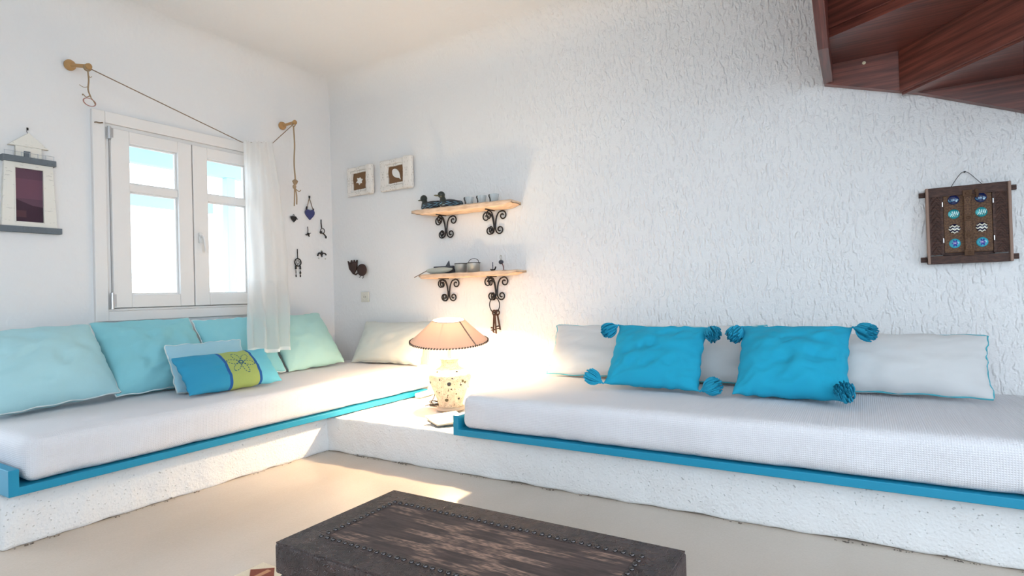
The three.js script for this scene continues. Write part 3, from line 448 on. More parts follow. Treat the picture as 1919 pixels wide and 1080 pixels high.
{
  const y = 1.1735, z = BW + 0.09;
  const f = thing('wooden_fish', 'pale wooden fish ornament with dark fin on the lower shelf', 'fish ornament', [-2.80, y, z + 0.02]);
  const g = new THREE.SphereGeometry(1, 30, 14), p = g.attributes.position; for (let i = 0; i < p.count; i++) { const a = p.getX(i), w = Math.pow(Math.max(0, 1 - a * a), 0.1); p.setXYZ(i, a * 0.135, 0.026 + p.getY(i) * 0.024 * w + 0.012 * a * a * (a > 0 ? 0.6 : 0.2), p.getZ(i) * 0.022 * w); }
  part('body', smoothNormals(g), mat(new THREE.Color().setRGB(0.50, 0.50, 0.43), 0.8, { bumpMap: plasterFine, bumpScale: 0.002 }), f);
  const slate = mat(new THREE.Color().setRGB(0.06, 0.065, 0.08), 0.7);
  part('dorsal_fin', extrude([[0.055, 0.040], [0.10, 0.095], [0.108, 0.036]], 0.008, 0.001).translate(0, 0, -0.004), slate, f);
  part('stand', box(0.16, 0.004, 0.03, 0, 0.002, 0), slate, f);
  part('tail_stick', tube([[-0.115, 0.03, 0.002], [-0.15, 0.006, 0.035], [-0.175, -0.012, 0.06], [-0.20, -0.022, 0.062]], 0.0035, 16, 6), mat(new THREE.Color().setRGB(0.25, 0.2, 0.17), 0.8), f);
  const sl = thing('slate_block', 'dark slate block behind the wooden fish', 'block', [-2.80, y, BW + 0.034]); part('body', [box(0.19, 0.062, 0.03, -0.01, 0.031, 0, 0.004)], slate, sl); part('ledge', box(0.16, 0.035, 0.028, 0.10, 0.0175, 0.002, 0.003), slate, sl);
  const zinc = mat(new THREE.Color().setRGB(0.42, 0.43, 0.41), 0.45, { metalness: 0.6 });
  [['small grey metal pot on the lower shelf', -2.595, 0, 0.046], ['small grey metal pot with an arched wire handle', -2.475, 1, 0.050]].forEach(([l, x, h, r]) => {
    const c = thing('metal_pot', l, 'pot', [x, y, z + 0.012]);
    part('pot', lathe([[0.001, 0.001], [r * 0.88, 0.001], [r, 0.068], [r * 0.97, 0.068], [r * 0.85, 0.004], [0.001, 0.004]], 28), zinc, c); part('rim', new THREE.TorusGeometry(r, 0.003, 8, 36).rotateX(Q).translate(0, 0.068, 0), M.iron, c);
    if (h) part('handle', tube([[-r, 0.062, 0], [-r * 0.6, 0.088, 0.01], [r * 0.2, 0.100, 0.012], [r * 0.9, 0.088, 0.008], [r, 0.062, 0]], 0.0022, 24, 6), M.iron, c);
  });
  const a = thing('bead_figurine', 'tiny beaded figure standing on the lower shelf', 'figurine', [-2.305, y, z + 0.01]);
  part('base', [ball(0.013, 0, 0.006, 0, 1.3, 0.45, 1), tube([[0.0, 0.006, 0], [0.02, 0.012, 0.004], [0.03, 0.03, 0.006]], 0.005, 8, 6), tube([[0, 0.006, 0], [-0.018, 0.012, 0.004]], 0.005, 6, 6)], M.iron, a);
  const beads = [cyl(0.0012, 0.0012, 0.06, 0, 0.03, 0, 6)]; for (let k = 0; k < 6; k++) beads.push(ball(0.0046, 0, 0.014 + k * 0.0095, 0, 1, 0.8, 1, 8)); part('bead_stem', beads, mat(new THREE.Color().setRGB(0.06, 0.07, 0.13), 0.4), a);
  const b = thing('bird_figurine', 'little dark bird figure at the right end of the lower shelf', 'figurine', [-2.222, y, z + 0.01]);
  const wood = mat(new THREE.Color().setRGB(0.16, 0.05, 0.045), 0.6); part('leg', [tube([[0.012, 0.001, 0], [0.008, 0.03, 0], [-0.004, 0.055, 0]], 0.0036, 10, 6), box(0.03, 0.003, 0.016, 0.014, 0.0015, 0)], wood, b);
  part('body', ball(0.017, -0.010, 0.062, 0, 1.15, 0.95, 0.9, 14), mat(new THREE.Color().setRGB(0.04, 0.045, 0.06), 0.5), b); part('loop', tube([[-0.012, 0.075, 0], [-0.018, 0.10, 0], [-0.010, 0.112, 0], [-0.002, 0.10, 0], [-0.004, 0.075, 0]], 0.0022, 20, 6), mat(new THREE.Color().setRGB(0.3, 0.27, 0.22), 0.6), b);
}
{
  const k = thing('key_bunch', 'rusty old keys on an iron ring hanging from the bracket', 'keys', [-2.335, 0.985, BW + 0.045]);
  part('ring', new THREE.TorusGeometry(0.044, 0.004, 8, 40).scale(0.92, 1.28, 1).rotateY(0.15).translate(0, -0.062, 0), M.iron, k);
  const rust = mat(new THREE.Color().setRGB(0.10, 0.045, 0.03), 0.8, { metalness: 0.4 });
  for (const [a, dx, dz, L] of [[0.05, 0.004, 0.008, 0.17], [-0.10, -0.008, -0.004, 0.16], [0.16, 0.010, -0.012, 0.145]]) {
    const q = part('key', [new THREE.TorusGeometry(0.017, 0.0055, 8, 20).translate(0, -0.012, 0), cyl(0.0065, 0.0065, L - 0.03, 0, -0.028 - (L - 0.03) / 2, 0, 10), box(0.030, 0.010, 0.006, -0.014, -L + 0.032, 0), box(0.024, 0.008, 0.006, -0.012, -L + 0.014, 0), ball(0.009, 0, -0.032, 0, 1, 0.7, 1, 8)], rust, k);
    q.position.set(dx, -0.108, dz); q.rotation.set(0, a * 3, a);
  }
}

// ---------------------------------------------------------------- framed leaf and shell, bird, outlet
function leafShape(kind) {
  const s = new THREE.Shape();
  if (kind === 'star') { for (let i = 0; i < 12; i++) { const a = i / 12 * Math.PI * 2 + 0.3, r = i % 2 ? 0.021 : 0.043 * (0.85 + 0.2 * Math.sin(i * 2.3)); i ? s.lineTo(r * Math.cos(a), r * Math.sin(a)) : s.moveTo(r * Math.cos(a), r * Math.sin(a)); } s.closePath(); return s; }
  s.moveTo(-0.034, 0.036); s.bezierCurveTo(0.0, 0.062, 0.046, 0.022, 0.044, -0.03); s.lineTo(0.052, -0.05); s.lineTo(0.034, -0.034); s.bezierCurveTo(-0.01, -0.03, -0.045, -0.01, -0.034, 0.036); return s;
}
function picture(label, x0, x1, y0, y1, wide, bw, bl, kind) {
  const f = thing('picture_frame', label, 'picture frame', [(x0 + x1) / 2, (y0 + y1) / 2, BW + 0.008]), w = x1 - x0, h = y1 - y0, r = rnd(Math.round(w * 1e4));
  const rod = (len, t, d, seed) => { const g = softBox(len, t, d, Math.min(t, d) * 0.42, 16, 3, 3, 3); return uvBox(displace(g, (a, b, c) => 0.0035 * n3(a * 14 + seed, b * 30, c * 30) + 0.0012 * n3(a * 60, b * 60, c * 60 + seed))); };
  part('backing', box(w - 0.06, h - 0.05, 0.008, -0.004, 0, 0.006), M.cork, f);
  part('rail', rod(w - wide * 0.7, bw, 0.028, 1).translate(-wide * 0.3, h / 2 - bw / 2, 0.018), M.chipped, f); part('rail', rod(w - wide * 0.7, bw, 0.028, 2).translate(-wide * 0.3, -h / 2 + bw / 2, 0.018), M.chipped, f);
  part('stile', rod(h, bl, 0.026, 3).rotateZ(Q).translate(-w / 2 + bl / 2, 0, 0.016), M.chipped, f); part('stile', rod(h + 0.01, wide, 0.05, 4).rotateZ(Q).translate(w / 2 - wide / 2, 0, 0.026), M.chipped, f);
  const iw = w - bl - wide, ih = h - 2 * bw, cx = (bl - wide) / 2, s = 0.017;
  part('inner_rail', rod(iw, s, 0.018, 5).translate(cx, ih / 2 - s / 2, 0.016), M.chipped, f); part('inner_rail', rod(iw, s, 0.018, 6).translate(cx, -ih / 2 + s / 2, 0.016), M.chipped, f);
  part('inner_stile', rod(ih, s, 0.018, 7).rotateZ(Q).translate(cx - iw / 2 + s / 2, 0, 0.016), M.chipped, f); part('inner_stile', rod(ih, s * 0.7, 0.018, 8).rotateZ(Q).translate(cx + iw / 2 - s * 0.35, 0, 0.016), M.chipped, f);
  part(kind === 'star' ? 'leaf_motif' : 'shell_motif', extrude(leafShape(kind), 0.005, 0.002).translate(cx, 0.002, 0.012), M.bone, f);
  return f;
}
picture('small driftwood frame with a white star shaped leaf on brown', -3.876, -3.556, 1.905, 2.155, 0.075, 0.034, 0.052, 'star');
picture('larger driftwood frame with a white pointed shell on brown', -3.477, -3.106, 1.902, 2.163, 0.10, 0.042, 0.076, 'shell');
{
  const b = thing('metal_bird', 'dark metal bird ornament with a crown of points on the back wall', 'wall ornament', [-3.79, 1.262, BW + 0.03]);
  const petals = new THREE.Shape(); [[0.0, -0.055], [-0.045, -0.01], [-0.062, 0.055], [-0.036, 0.028], [-0.020, 0.062], [-0.004, 0.02], [0.012, 0.062], [0.024, 0.028], [0.046, 0.060], [0.034, -0.015]].forEach(([x, y], i) => i ? petals.lineTo(x, y) : petals.moveTo(x, y));
  part('crown', extrude(petals, 0.012, 0.004).translate(-0.035, 0.012, -0.006), M.rust, b);
  part('body', ball(0.056, 0.068, -0.014, 0, 1, 0.96, 0.42, 22), M.rust, b); part('neck', tube([[-0.035, -0.035, 0], [-0.012, -0.050, 0], [0.015, -0.040, 0], [0.04, -0.03, 0]], 0.007, 14, 7), M.rust, b);
  part('leg', [tube([[0.055, -0.06, 0], [0.05, -0.075, 0.006], [0.04, -0.078, 0.008]], 0.0028, 8, 5), tube([[0.085, -0.062, 0], [0.086, -0.085, 0.006], [0.08, -0.088, 0.01]], 0.0028, 8, 5), tube([[-0.05, -0.03, 0], [-0.085, 0.03, 0], [-0.097, 0.062, 0]], 0.002, 8, 5), tube([[0.05, -0.012, -0.005], [0.05, -0.012, -0.029]], 0.003, 4, 5)], M.iron, b);
  const o = thing('wall_outlet', 'cream square wall outlet left of the lower shelf', 'outlet', [-3.712, 1.011, BW + 0.004]);
  const ivory = mat(new THREE.Color().setRGB(0.68, 0.66, 0.58), 0.45); part('plate', box(0.092, 0.088, 0.010, 0, 0, 0.005, 0.003), ivory, o);
  part('socket_ring', new THREE.TorusGeometry(0.023, 0.003, 8, 30).translate(0, 0, 0.010), ivory, o); part('pin_hole', [cyl(0.0035, 0.0035, 0.002, 0, 0, 0, 10).rotateX(Q).translate(-0.0095, 0, 0.0112), cyl(0.0035, 0.0035, 0.002, 0, 0, 0, 10).rotateX(Q).translate(0.0095, 0, 0.0112)], M.iron, o);
}

// ---------------------------------------------------------------- lighthouse picture and trinkets on the left wall
{
  const y0 = 1.434, zc = -1.362, l = thing('lighthouse_frame', 'white wooden lighthouse shaped frame with dark picture left of the window', 'wall ornament', [LW + 0.004, y0, zc], Q);
  const slate = mat(new THREE.Color().setRGB(0.16, 0.185, 0.21), 0.85, { bumpMap: chipped, bumpScale: 0.002 });
  const old = tex(256, 256, (u, v) => mixc([0.90, 0.885, 0.85], [0.62, 0.60, 0.58], 0.6 * sstep(fbm(u * 6, v * 30, 4), 0.40, 0.6)), { srgb: true, repeat: [2, 2] }), oldWhite = mat(0xffffff, 0.85, { map: old, bumpMap: old, bumpScale: 0.001 });
  part('body', extrude([[-0.128, 0.034], [0.128, 0.034], [0.112, 0.40], [-0.112, 0.40]], 0.022, 0.002, [rect(-0.0705, 0.056, 0.0705, 0.376)]), oldWhite, l);
  part('inner_trim', [box(0.006, 0.32, 0.012, -0.068, 0.216, 0.02), box(0.006, 0.32, 0.012, 0.068, 0.216, 0.02), box(0.136, 0.006, 0.012, 0, 0.373, 0.02), box(0.136, 0.006, 0.012, 0, 0.059, 0.02)], oldWhite, l);
  part('picture', box(0.138, 0.318, 0.004, 0, 0.216, 0.010), mat(0xffffff, 0.12, { map: canvasTex(128, 256, (c, w, h) => { c.fillStyle = '#654c5a'; c.fillRect(0, 0, w, h); c.fillStyle = '#735261'; c.fillRect(0, h * 0.2, w, h * 0.36); c.fillStyle = '#473641'; c.beginPath(); c.moveTo(0, h * 0.57); c.lineTo(w * 0.62, h * 0.68); c.lineTo(w, h * 0.7); c.lineTo(w, h); c.lineTo(0, h); c.fill(); c.fillStyle = '#5a4148'; c.fillRect(0, h * 0.78, w * 0.4, h * 0.12); }), clearcoat: 0.6, clearcoatRoughness: 0.05 }), l);
  part('base_band', box(0.30, 0.034, 0.036, 0, 0.017, 0.018, 0.002), slate, l); part('gallery_band', box(0.252, 0.034, 0.04, 0, 0.418, 0.02, 0.002), slate, l);
  part('lantern_room', extrude([[-0.06, 0.436], [0.06, 0.436], [0.06, 0.505], [-0.06, 0.505]], 0.02, 0.001), oldWhite, l);
  part('door', box(0.028, 0.034, 0.012, -0.01, 0.452, 0.026), slate, l);
  part('roof', extrude([[-0.092, 0.498], [0.092, 0.498], [0.0, 0.578]], 0.024, 0.002), oldWhite, l);
  const rails = []; for (let k = 0; k < 7; k++) rails.push(cyl(0.0016, 0.0016, 0.028, -0.115 + k * 0.0383, 0.448, 0.034, 6)); rails.push(tube([[-0.118, 0.460, 0.034], [0, 0.459, 0.034], [0.118, 0.460, 0.034]], 0.0012, 10, 5)); part('railing', rails, M.metal, l);
  part('hanger', [tube([[0, 0.575, 0.01], [-0.004, 0.592, 0.008], [0, 0.603, 0.006]], 0.0015, 8, 5), cyl(0.005, 0.005, 0.014, 0, 0.606, 0.008, 8).rotateX(0.0)], M.iron, l);
}
const navy = mat(new THREE.Color().setRGB(0.035, 0.04, 0.15), 0.4), heartShape = (s) => { const h = new THREE.Shape(); h.moveTo(0, -0.5 * s); h.bezierCurveTo(-0.15 * s, -0.3 * s, -0.52 * s, -0.1 * s, -0.5 * s, 0.22 * s); h.bezierCurveTo(-0.48 * s, 0.5 * s, -0.12 * s, 0.52 * s, 0, 0.25 * s); h.bezierCurveTo(0.12 * s, 0.52 * s, 0.48 * s, 0.5 * s, 0.5 * s, 0.22 * s); h.bezierCurveTo(0.52 * s, -0.1 * s, 0.15 * s, -0.3 * s, 0, -0.5 * s); return h; };
const trinket = (name, label, z, y) => thing(name, label, 'wall ornament', [LW + 0.008, y, z], Q);
{
  const a = trinket('heart_ornament', 'tiny dark metal heart hung beside the rope tail', -3.178, 1.692);
  part('heart', extrude(heartShape(0.05), 0.008, 0.002), M.iron, a); part('loop', new THREE.TorusGeometry(0.008, 0.002, 6, 16).translate(0, 0.03, 0.004), M.iron, a); part('wing', [tube([[-0.02, 0.012, 0.006], [-0.034, 0.02, 0.008], [-0.03, 0.0, 0.01]], 0.004, 8, 6), tube([[0.02, 0.006, 0.006], [0.035, 0.002, 0.01]], 0.004, 6, 6)], M.iron, a);
  const b = trinket('heart_ornament', 'navy blue heart hanging on a triangular cord near the corner', -3.342, 1.748);
  part('heart', extrude(heartShape(0.085), 0.014, 0.004), navy, b); part('cord', [tube([[-0.033, 0.03, 0.01], [-0.018, 0.09, 0.008], [0, 0.145, 0.006]], 0.003, 12, 6), tube([[0.036, 0.03, 0.01], [0.02, 0.09, 0.008], [0, 0.145, 0.006]], 0.003, 12, 6)], M.cord, b);
  part('tassel_bow', [ball(0.010, -0.034, 0.052, 0.01, 0.8, 1.6, 0.8, 8), ball(0.009, 0.036, 0.044, 0.01, 0.8, 1.6, 0.8, 8)], M.iron, b); part('nail', cyl(0.006, 0.008, 0.022, 0, 0.152, 0.008, 8), M.iron, b);
  const c = trinket('bird_charm', 'small dark bird charm on a string below the navy heart', -3.318, 1.64);
  part('string', tube([[0, 0, 0.004], [0.002, -0.03, 0.005], [0, -0.055, 0.005]], 0.003, 8, 6), M.iron, c); part('bird', [ball(0.012, 0.004, -0.066, 0.006, 1.2, 1, 0.7, 10), tube([[0.0, -0.062, 0.006], [-0.016, -0.075, 0.006], [-0.024, -0.072, 0.006]], 0.005, 8, 6), tube([[0.006, -0.07, 0.006], [0.014, -0.088, 0.006]], 0.005, 6, 6), tube([[0.008, -0.062, 0.006], [0.03, -0.055, 0.006]], 0.003, 6, 6)], M.iron, c);
  const d = trinket('key_charm', 'dark ring and key charm on a twig nearest the corner', -3.466, 1.715);
  part('twig', tube([[0, 0, 0.004], [-0.002, -0.03, 0.006], [0.002, -0.075, 0.006]], 0.005, 10, 6), M.iron, d); part('ring', new THREE.TorusGeometry(0.022, 0.0035, 8, 22).translate(0.012, -0.10, 0.006), M.iron, d);
  part('charm', [ball(0.014, -0.008, -0.115, 0.008, 1, 1, 0.6, 10), tube([[0.012, -0.122, 0.008], [0.032, -0.135, 0.008], [0.048, -0.152, 0.008]], 0.006, 10, 6), box(0.014, 0.022, 0.006, 0.046, -0.155, 0.008)], M.iron, d);
  const e = trinket('dream_catcher', 'small dark dream catcher with dangling beads beside the curtain', -3.206, 1.438);
  part('string', tube([[0, 0, 0.004], [0, -0.04, 0.005], [0, -0.082, 0.005]], 0.004, 8, 6), M.iron, e); part('hoop', [new THREE.TorusGeometry(0.032, 0.005, 8, 26).translate(0, -0.115, 0.007), new THREE.TorusGeometry(0.014, 0.002, 6, 18).translate(0, -0.115, 0.007), ...[0, 1, 2, 3, 4, 5].map((k) => tube([[0.014 * Math.cos(k * 1.047), -0.115 + 0.014 * Math.sin(k * 1.047), 0.007], [0.03 * Math.cos(k * 1.047 + 0.4), -0.115 + 0.03 * Math.sin(k * 1.047 + 0.4), 0.007]], 0.0014, 3, 5))], M.iron, e);
  for (const x of [-0.022, 0.022]) part('bead_strand', [tube([[x, -0.14, 0.007], [x, -0.18, 0.007], [x + 0.002, -0.235, 0.007]], 0.0012, 6, 5), ...[[-0.150, 0.008], [-0.165, 0.010], [-0.19, 0.005], [-0.205, x > 0 ? 0.009 : 0.005], [-0.225, 0.006], [-0.235, 0.006]].map(([y, r]) => ball(r, x, y, 0.008, 1, 1.15, 0.7, 8))], M.iron, e);
  const f = trinket('scroll_ornament', 'small dark scrolled metal ornament low beside the corner', -3.462, 1.40);
  part('scroll', [tube([[-0.045, -0.012, 0.006], [-0.032, 0.012, 0.006], [-0.012, 0.010, 0.006], [0, -0.006, 0.006]], 0.007, 16, 7), tube([[0, -0.006, 0.006], [0.014, 0.012, 0.006], [0.036, 0.012, 0.006], [0.05, -0.002, 0.006]], 0.006, 16, 7), cyl(0.005, 0.008, 0.05, 0.002, 0.004, 0.006, 8)], M.iron, f);
  part('drop', [ball(0.006, -0.032, -0.032, 0.006), ball(0.006, 0.04, -0.036, 0.006), ball(0.005, 0.0, 0.035, 0.006)], mat(new THREE.Color().setRGB(0.6, 0.58, 0.5), 0.6), f);
  const t = trinket('twig_hook', 'short twig hook at the upper left corner of the window', -1.70, 2.158);
  part('twig', [tube([[0.0, 0, 0.01], [0.0, 0.0, 0.034], [0.016, -0.003, 0.042], [0.034, 0.002, 0.044]], 0.004, 12, 6)], M.cord, t); part('nail_head', ball(0.007, 0, 0, 0.012, 1, 1, 1, 8), M.iron, t);
}

// ---------------------------------------------------------------- carved wooden panel with ceramic cabochons
{
  const x0 = 0.288, x1 = 0.618, y0 = 1.090, y1 = 1.472, cx = (x0 + x1) / 2, cy = (y0 + y1) / 2, w = x1 - x0, h = y1 - y0;
  const p = thing('carved_panel', 'dark carved wooden shutter panel with eight painted ceramic ovals', 'wall ornament', [cx, cy, BW + 0.012]);
  const wood = tex(256, 256, (u, v) => { const g = fbm(u * 4, v * 26, 4), k = fbm(u * 30, v * 30, 2); return mixc([0.20, 0.125, 0.105], [0.38, 0.26, 0.21], clamp(0.45 + 0.7 * g + 0.25 * k)); }, { srgb: true, repeat: [5, 5] });
  const worn = tex(256, 256, (u, v) => { const g = fbm(u * 12, v * 14, 4), k = fbm(u * 34 + 8, v * 34, 3); return mixc(mixc([0.27, 0.17, 0.13], [0.46, 0.33, 0.22], clamp(0.5 + 0.9 * g)), [0.52, 0.44, 0.30], sstep(k, 0.25, 0.5)); }, { srgb: true, repeat: [6, 6] });
  const carve = tex(128, 256, (u, v) => clamp(0.5 + 0.5 * Math.sin(v * Math.PI * 22 + Math.abs(u - 0.5) * 14) * sstep(0.5 - Math.abs(u - 0.5), 0.05, 0.2)), { wrap: THREE.RepeatWrapping, repeat: [1 / 0.05, 1 / 0.33] });
  const wm = mat(0xffffff, 0.7, { map: wood, bumpMap: wood, bumpScale: 0.002 }), cm = mat(0xffffff, 0.7, { map: wood, bumpMap: carve, bumpScale: 0.006 }), om = mat(0xffffff, 0.75, { map: worn, bumpMap: worn, bumpScale: 0.0025 }), lm = mat(new THREE.Color().setRGB(0.30, 0.19, 0.145), 0.7, { bumpMap: wood, bumpScale: 0.002 });
  const B = (bw, bh, bd, x, y, z, r = 0.002) => uvBox(box(bw, bh, bd, x, y, z, r));
  part('rail', B(w + 0.052, 0.024, 0.016, 0, h / 2 - 0.028, 0.0), wm, p); part('rail', B(w + 0.052, 0.026, 0.016, 0, -h / 2 + 0.024, 0.0), wm, p);
  part('header', B(w, 0.046, 0.034, 0, h / 2 - 0.023, 0.018), wm, p); part('footer', B(w, 0.040, 0.034, 0, -h / 2 + 0.020, 0.018), wm, p);
  for (const s of [-1, 1]) { part('side_board', B(0.058, h - 0.086, 0.030, s * (w / 2 - 0.041), 0.003, 0.016), cm, p); part('edge_strip', B(0.012, h, 0.046, s * (w / 2 - 0.006), 0, 0.022, 0.004), lm, p); }
  part('backboard', B(w - 0.13, h - 0.08, 0.010, 0, 0.002, 0.010), wm, p);
  const cab = [
    canvasTex(128, 96, (c, W, Hh) => { c.fillStyle = '#14224f'; c.fillRect(0, 0, W, Hh); c.strokeStyle = '#3f86a8'; c.lineWidth = 6; for (let i = 0; i < 4; i++) { c.beginPath(); c.arc(25 + i * 26, 48 - i * 3, 17, 0.5, 3.4); c.stroke(); } c.fillStyle = '#b9d8e6'; c.fillRect(84, 56, 18, 14); }),
    canvasTex(128, 96, (c, W, Hh) => { c.fillStyle = '#1d8f96'; c.fillRect(0, 0, W, Hh); c.fillStyle = '#57c6d0'; c.fillRect(0, 24, 40, 44); c.strokeStyle = '#d8ede6'; c.lineWidth = 7; for (let i = 0; i < 4; i++) { c.beginPath(); c.moveTo(20 + i * 24, 74); c.quadraticCurveTo(50 + i * 18, 50, 44 + i * 24, 22); c.stroke(); } c.strokeStyle = '#0e5a4c'; c.lineWidth = 5; c.beginPath(); c.moveTo(24, 30); c.quadraticCurveTo(60, 60, 110, 70); c.stroke(); }),
    canvasTex(128, 96, (c, W, Hh) => { c.fillStyle = '#171538'; c.fillRect(0, 0, W, Hh); c.strokeStyle = '#e9e4cf'; c.lineWidth = 11; for (let r = 0; r < 3; r++) { c.beginPath(); for (let i = 0; i <= 6; i++) { const X = -4 + i * 23, Y = 18 + r * 30 + (i % 2 ? 14 : 0); i ? c.lineTo(X, Y) : c.moveTo(X, Y); } c.stroke(); } }),
    canvasTex(128, 96, (c, W, Hh) => { c.fillStyle = '#3aa6bd'; c.fillRect(0, 0, W, Hh); c.fillStyle = '#25238c'; for (let k = 0; k < 6; k++) { c.save(); c.translate(64, 48); c.rotate(k * Math.PI / 3); c.beginPath(); c.ellipse(19, 0, 17, 9, 0, 0, 7); c.fill(); c.restore(); } c.fillStyle = '#8a5a9a'; c.beginPath(); c.arc(64, 48, 8, 0, 7); c.fill(); }),
  ];
  const cms = cab.map((t) => mat(0xffffff, 0.15, { map: t, clearcoat: 0.5 })), cg = new THREE.SphereGeometry(1, 24, 12, 0, Math.PI * 2, 0, Q).rotateX(Q).scale(0.0235, 0.0240, 0.011);
  { const q = cg.attributes.position, u = cg.attributes.uv; for (let i = 0; i < q.count; i++) u.setXY(i, q.getX(i) / 0.047 + 0.5, q.getY(i) / 0.048 + 0.5); }
  for (const s of [-1, 1]) {
    const leaf = part('shutter_leaf', B(0.084, h - 0.10, 0.012, s * 0.052, 0.004, 0.022), om, p);
    [0.118, 0.048, -0.025, -0.098].forEach((y, i) => { part('ceramic_oval', cg.clone().translate(s * 0.053, y + 0.006, 0.0275), cms[i], leaf); });
    part('staple', [box(0.003, 0.022, 0.006, s * 0.098, 0.105, 0.034), box(0.003, 0.022, 0.006, s * 0.098, -0.075, 0.034)], M.metal, leaf);
  }
  const post = part('centre_post', B(0.030, h - 0.07, 0.020, 0, 0.002, 0.034, 0.004), om, p);
  for (const [y, s] of [[0.150, 0.038], [0.03, 0.034], [-0.055, 0.034], [-0.14, 0.038]]) part('boss', [box(s, 0.030, 0.012, 0, y, 0.042, 0.003), ball(0.008, 0, y, 0.048, 1.2, 0.9, 0.6, 10)], om, post);
  part('latch', [tube([[0.035, 0.166, 0.038], [0.038, 0.150, 0.046], [0.036, 0.128, 0.042]], 0.006, 10, 7), ball(0.009, 0.036, 0.158, 0.04)], om, p);
  part('hanging_wire', tube([[-0.062, h / 2 - 0.005, 0.004], [-0.025, h / 2 + 0.055, 0.0], [-0.008, h / 2 + 0.072, -0.002], [0.006, h / 2 + 0.070, -0.002], [0.055, h / 2 + 0.012, 0.004], [0.068, h / 2 - 0.005, 0.006]], 0.0014, 30, 5), M.iron, p); part('nail', cyl(0.003, 0.004, 0.02, 0, 0, 0, 8).rotateX(Q).translate(-0.002, h / 2 + 0.070, 0), M.iron, p);
}

// ---------------------------------------------------------------- winding staircase
{
  const s = thing('staircase', 'dark red mahogany winding staircase seen from below at top right', 'staircase', [0, 0, 0]);
  const px = 0.98, pz = -2.53, zs = -3.552, Y = (k) => 2.197 + 0.23 * (1 - k);   // underside height of tread k
  const line = (ang, R) => [px - Math.cos(ang) * R, pz - Math.sin(ang) * R];
  const A = { 0: -0.03, 1: 0.530, 2: 0.922, 3: 1.36 };   // riser directions fanned round the inner newel; riser k stands between tread k - 1 and tread k
  const hitLine = (ang) => { const c = Math.cos(ang), n = Math.sin(ang), a = c > 0.01 ? (px + 0.10) / c : 99, b = n > 0.01 ? (pz - zs) / n : 99; return line(ang, Math.min(a, b)); };
  const poly = (pts, y, th) => uvBox(placed(extrude(pts, th), [0, y, 0], [1, 0, 0], [0, 0, 1], [0, 1, 0]));
  const c0 = hitLine(A[0]), c1 = hitLine(A[1]), c2 = hitLine(A[2]), c3 = hitLine(A[3]);
  part('tread', poly([[px, pz], c1, [-0.10, zs], c2].map(([x, z]) => [x, z]), Y(1), 0.04), M.mahogAcross, s);
  part('tread', poly([[px, pz], c2, c3], Y(2), 0.04), M.mahogAcross, s);
  part('tread', poly([[px, pz], c3, [2.0, zs], [2.0, pz]], Y(3), 0.04), M.mahogAcross, s);
  part('tread', poly([[px, pz], [-0.10, pz + 0.02], c1].map(([x, z]) => [x, z]), Y(0), 0.04), M.mahogAcross, s);
  for (let k = 1; k < 6; k++) part('tread', poly([[-0.10, pz + 0.25 * (k - 1)], [px, pz + 0.25 * (k - 1)], [px, pz + 0.25 * k + 0.02], [-0.10, pz + 0.25 * k + 0.02]], Y(-k), 0.04), M.mahogAcross, s);
  const riser = (ang, y0, y1) => { const [x, z] = hitLine(ang), L = Math.hypot(px - x, pz - z) - 0.004, g = uvBox(box(L, y1 - y0, 0.028, 0, 0, 0, 0.002)); return g.rotateY(-ang).translate((px + x) / 2, (y0 + y1) / 2, (pz + z) / 2); };
  part('riser', riser(A[1], Y(1) + 0.04, Y(0)), M.mahogAcross, s); part('riser', riser(A[2], Y(2) + 0.01, Y(1)), M.mahogAcross, s); part('riser', riser(A[3], Y(3) + 0.04, Y(2)), M.mahogAcross, s);
  for (let k = 0; k < 5; k++) part('riser', uvBox(box(px + 0.09, 0.19, 0.028, (px - 0.10) / 2, Y(-k) + 0.135, pz + 0.25 * k, 0.002)), M.mahogAcross, s);
  // wall stringer: its lower edge runs down to the right
  part('wall_stringer', uvBox(placed(extrude([[-0.141, 2.10], [0.276, 1.966], [0.676, 1.796], [1.4, 1.47], [2.0, 1.2], [2.0, 1.75], [0.70, 2.06], [0.29, 2.28], [-0.141, 2.55]], 0.046, 0.0015), [0, 0, zs - 0.046], [1, 0, 0], [0, 1, 0], [0, 0, 1])), M.mahogAcross, s);
  part('side_stringer', uvBox(placed(extrude([[zs, 2.099], [-3.05, 2.11], [-2.5, 2.28], [-1.2, 3.35], [-1.2, 3.7], [-2.2, 2.92], [zs, 2.92]].filter(([a, b]) => b < 3).concat([]), 0.042, 0.0015), [-0.143, 0, 0], [0, 0, 1], [0, 1, 0], [1, 0, 0])), M.mahog, s);
  part('corner_block', uvBox(box(0.03, 0.226, 0.05, 0.283, 2.083, zs + 0.026, 0.003)), M.mahog, s);
  part('screw_cap', ball(0.009, 0.045, 2.17, zs + 0.001, 1, 1, 0.3, 12), mat(new THREE.Color().setRGB(0.75, 0.66, 0.45), 0.4), s);
  part('newel', uvBox(box(0.09, H - 0.004, 0.09, px + 0.02, H / 2, pz + 0.03, 0.006)), M.mahog, s);
}

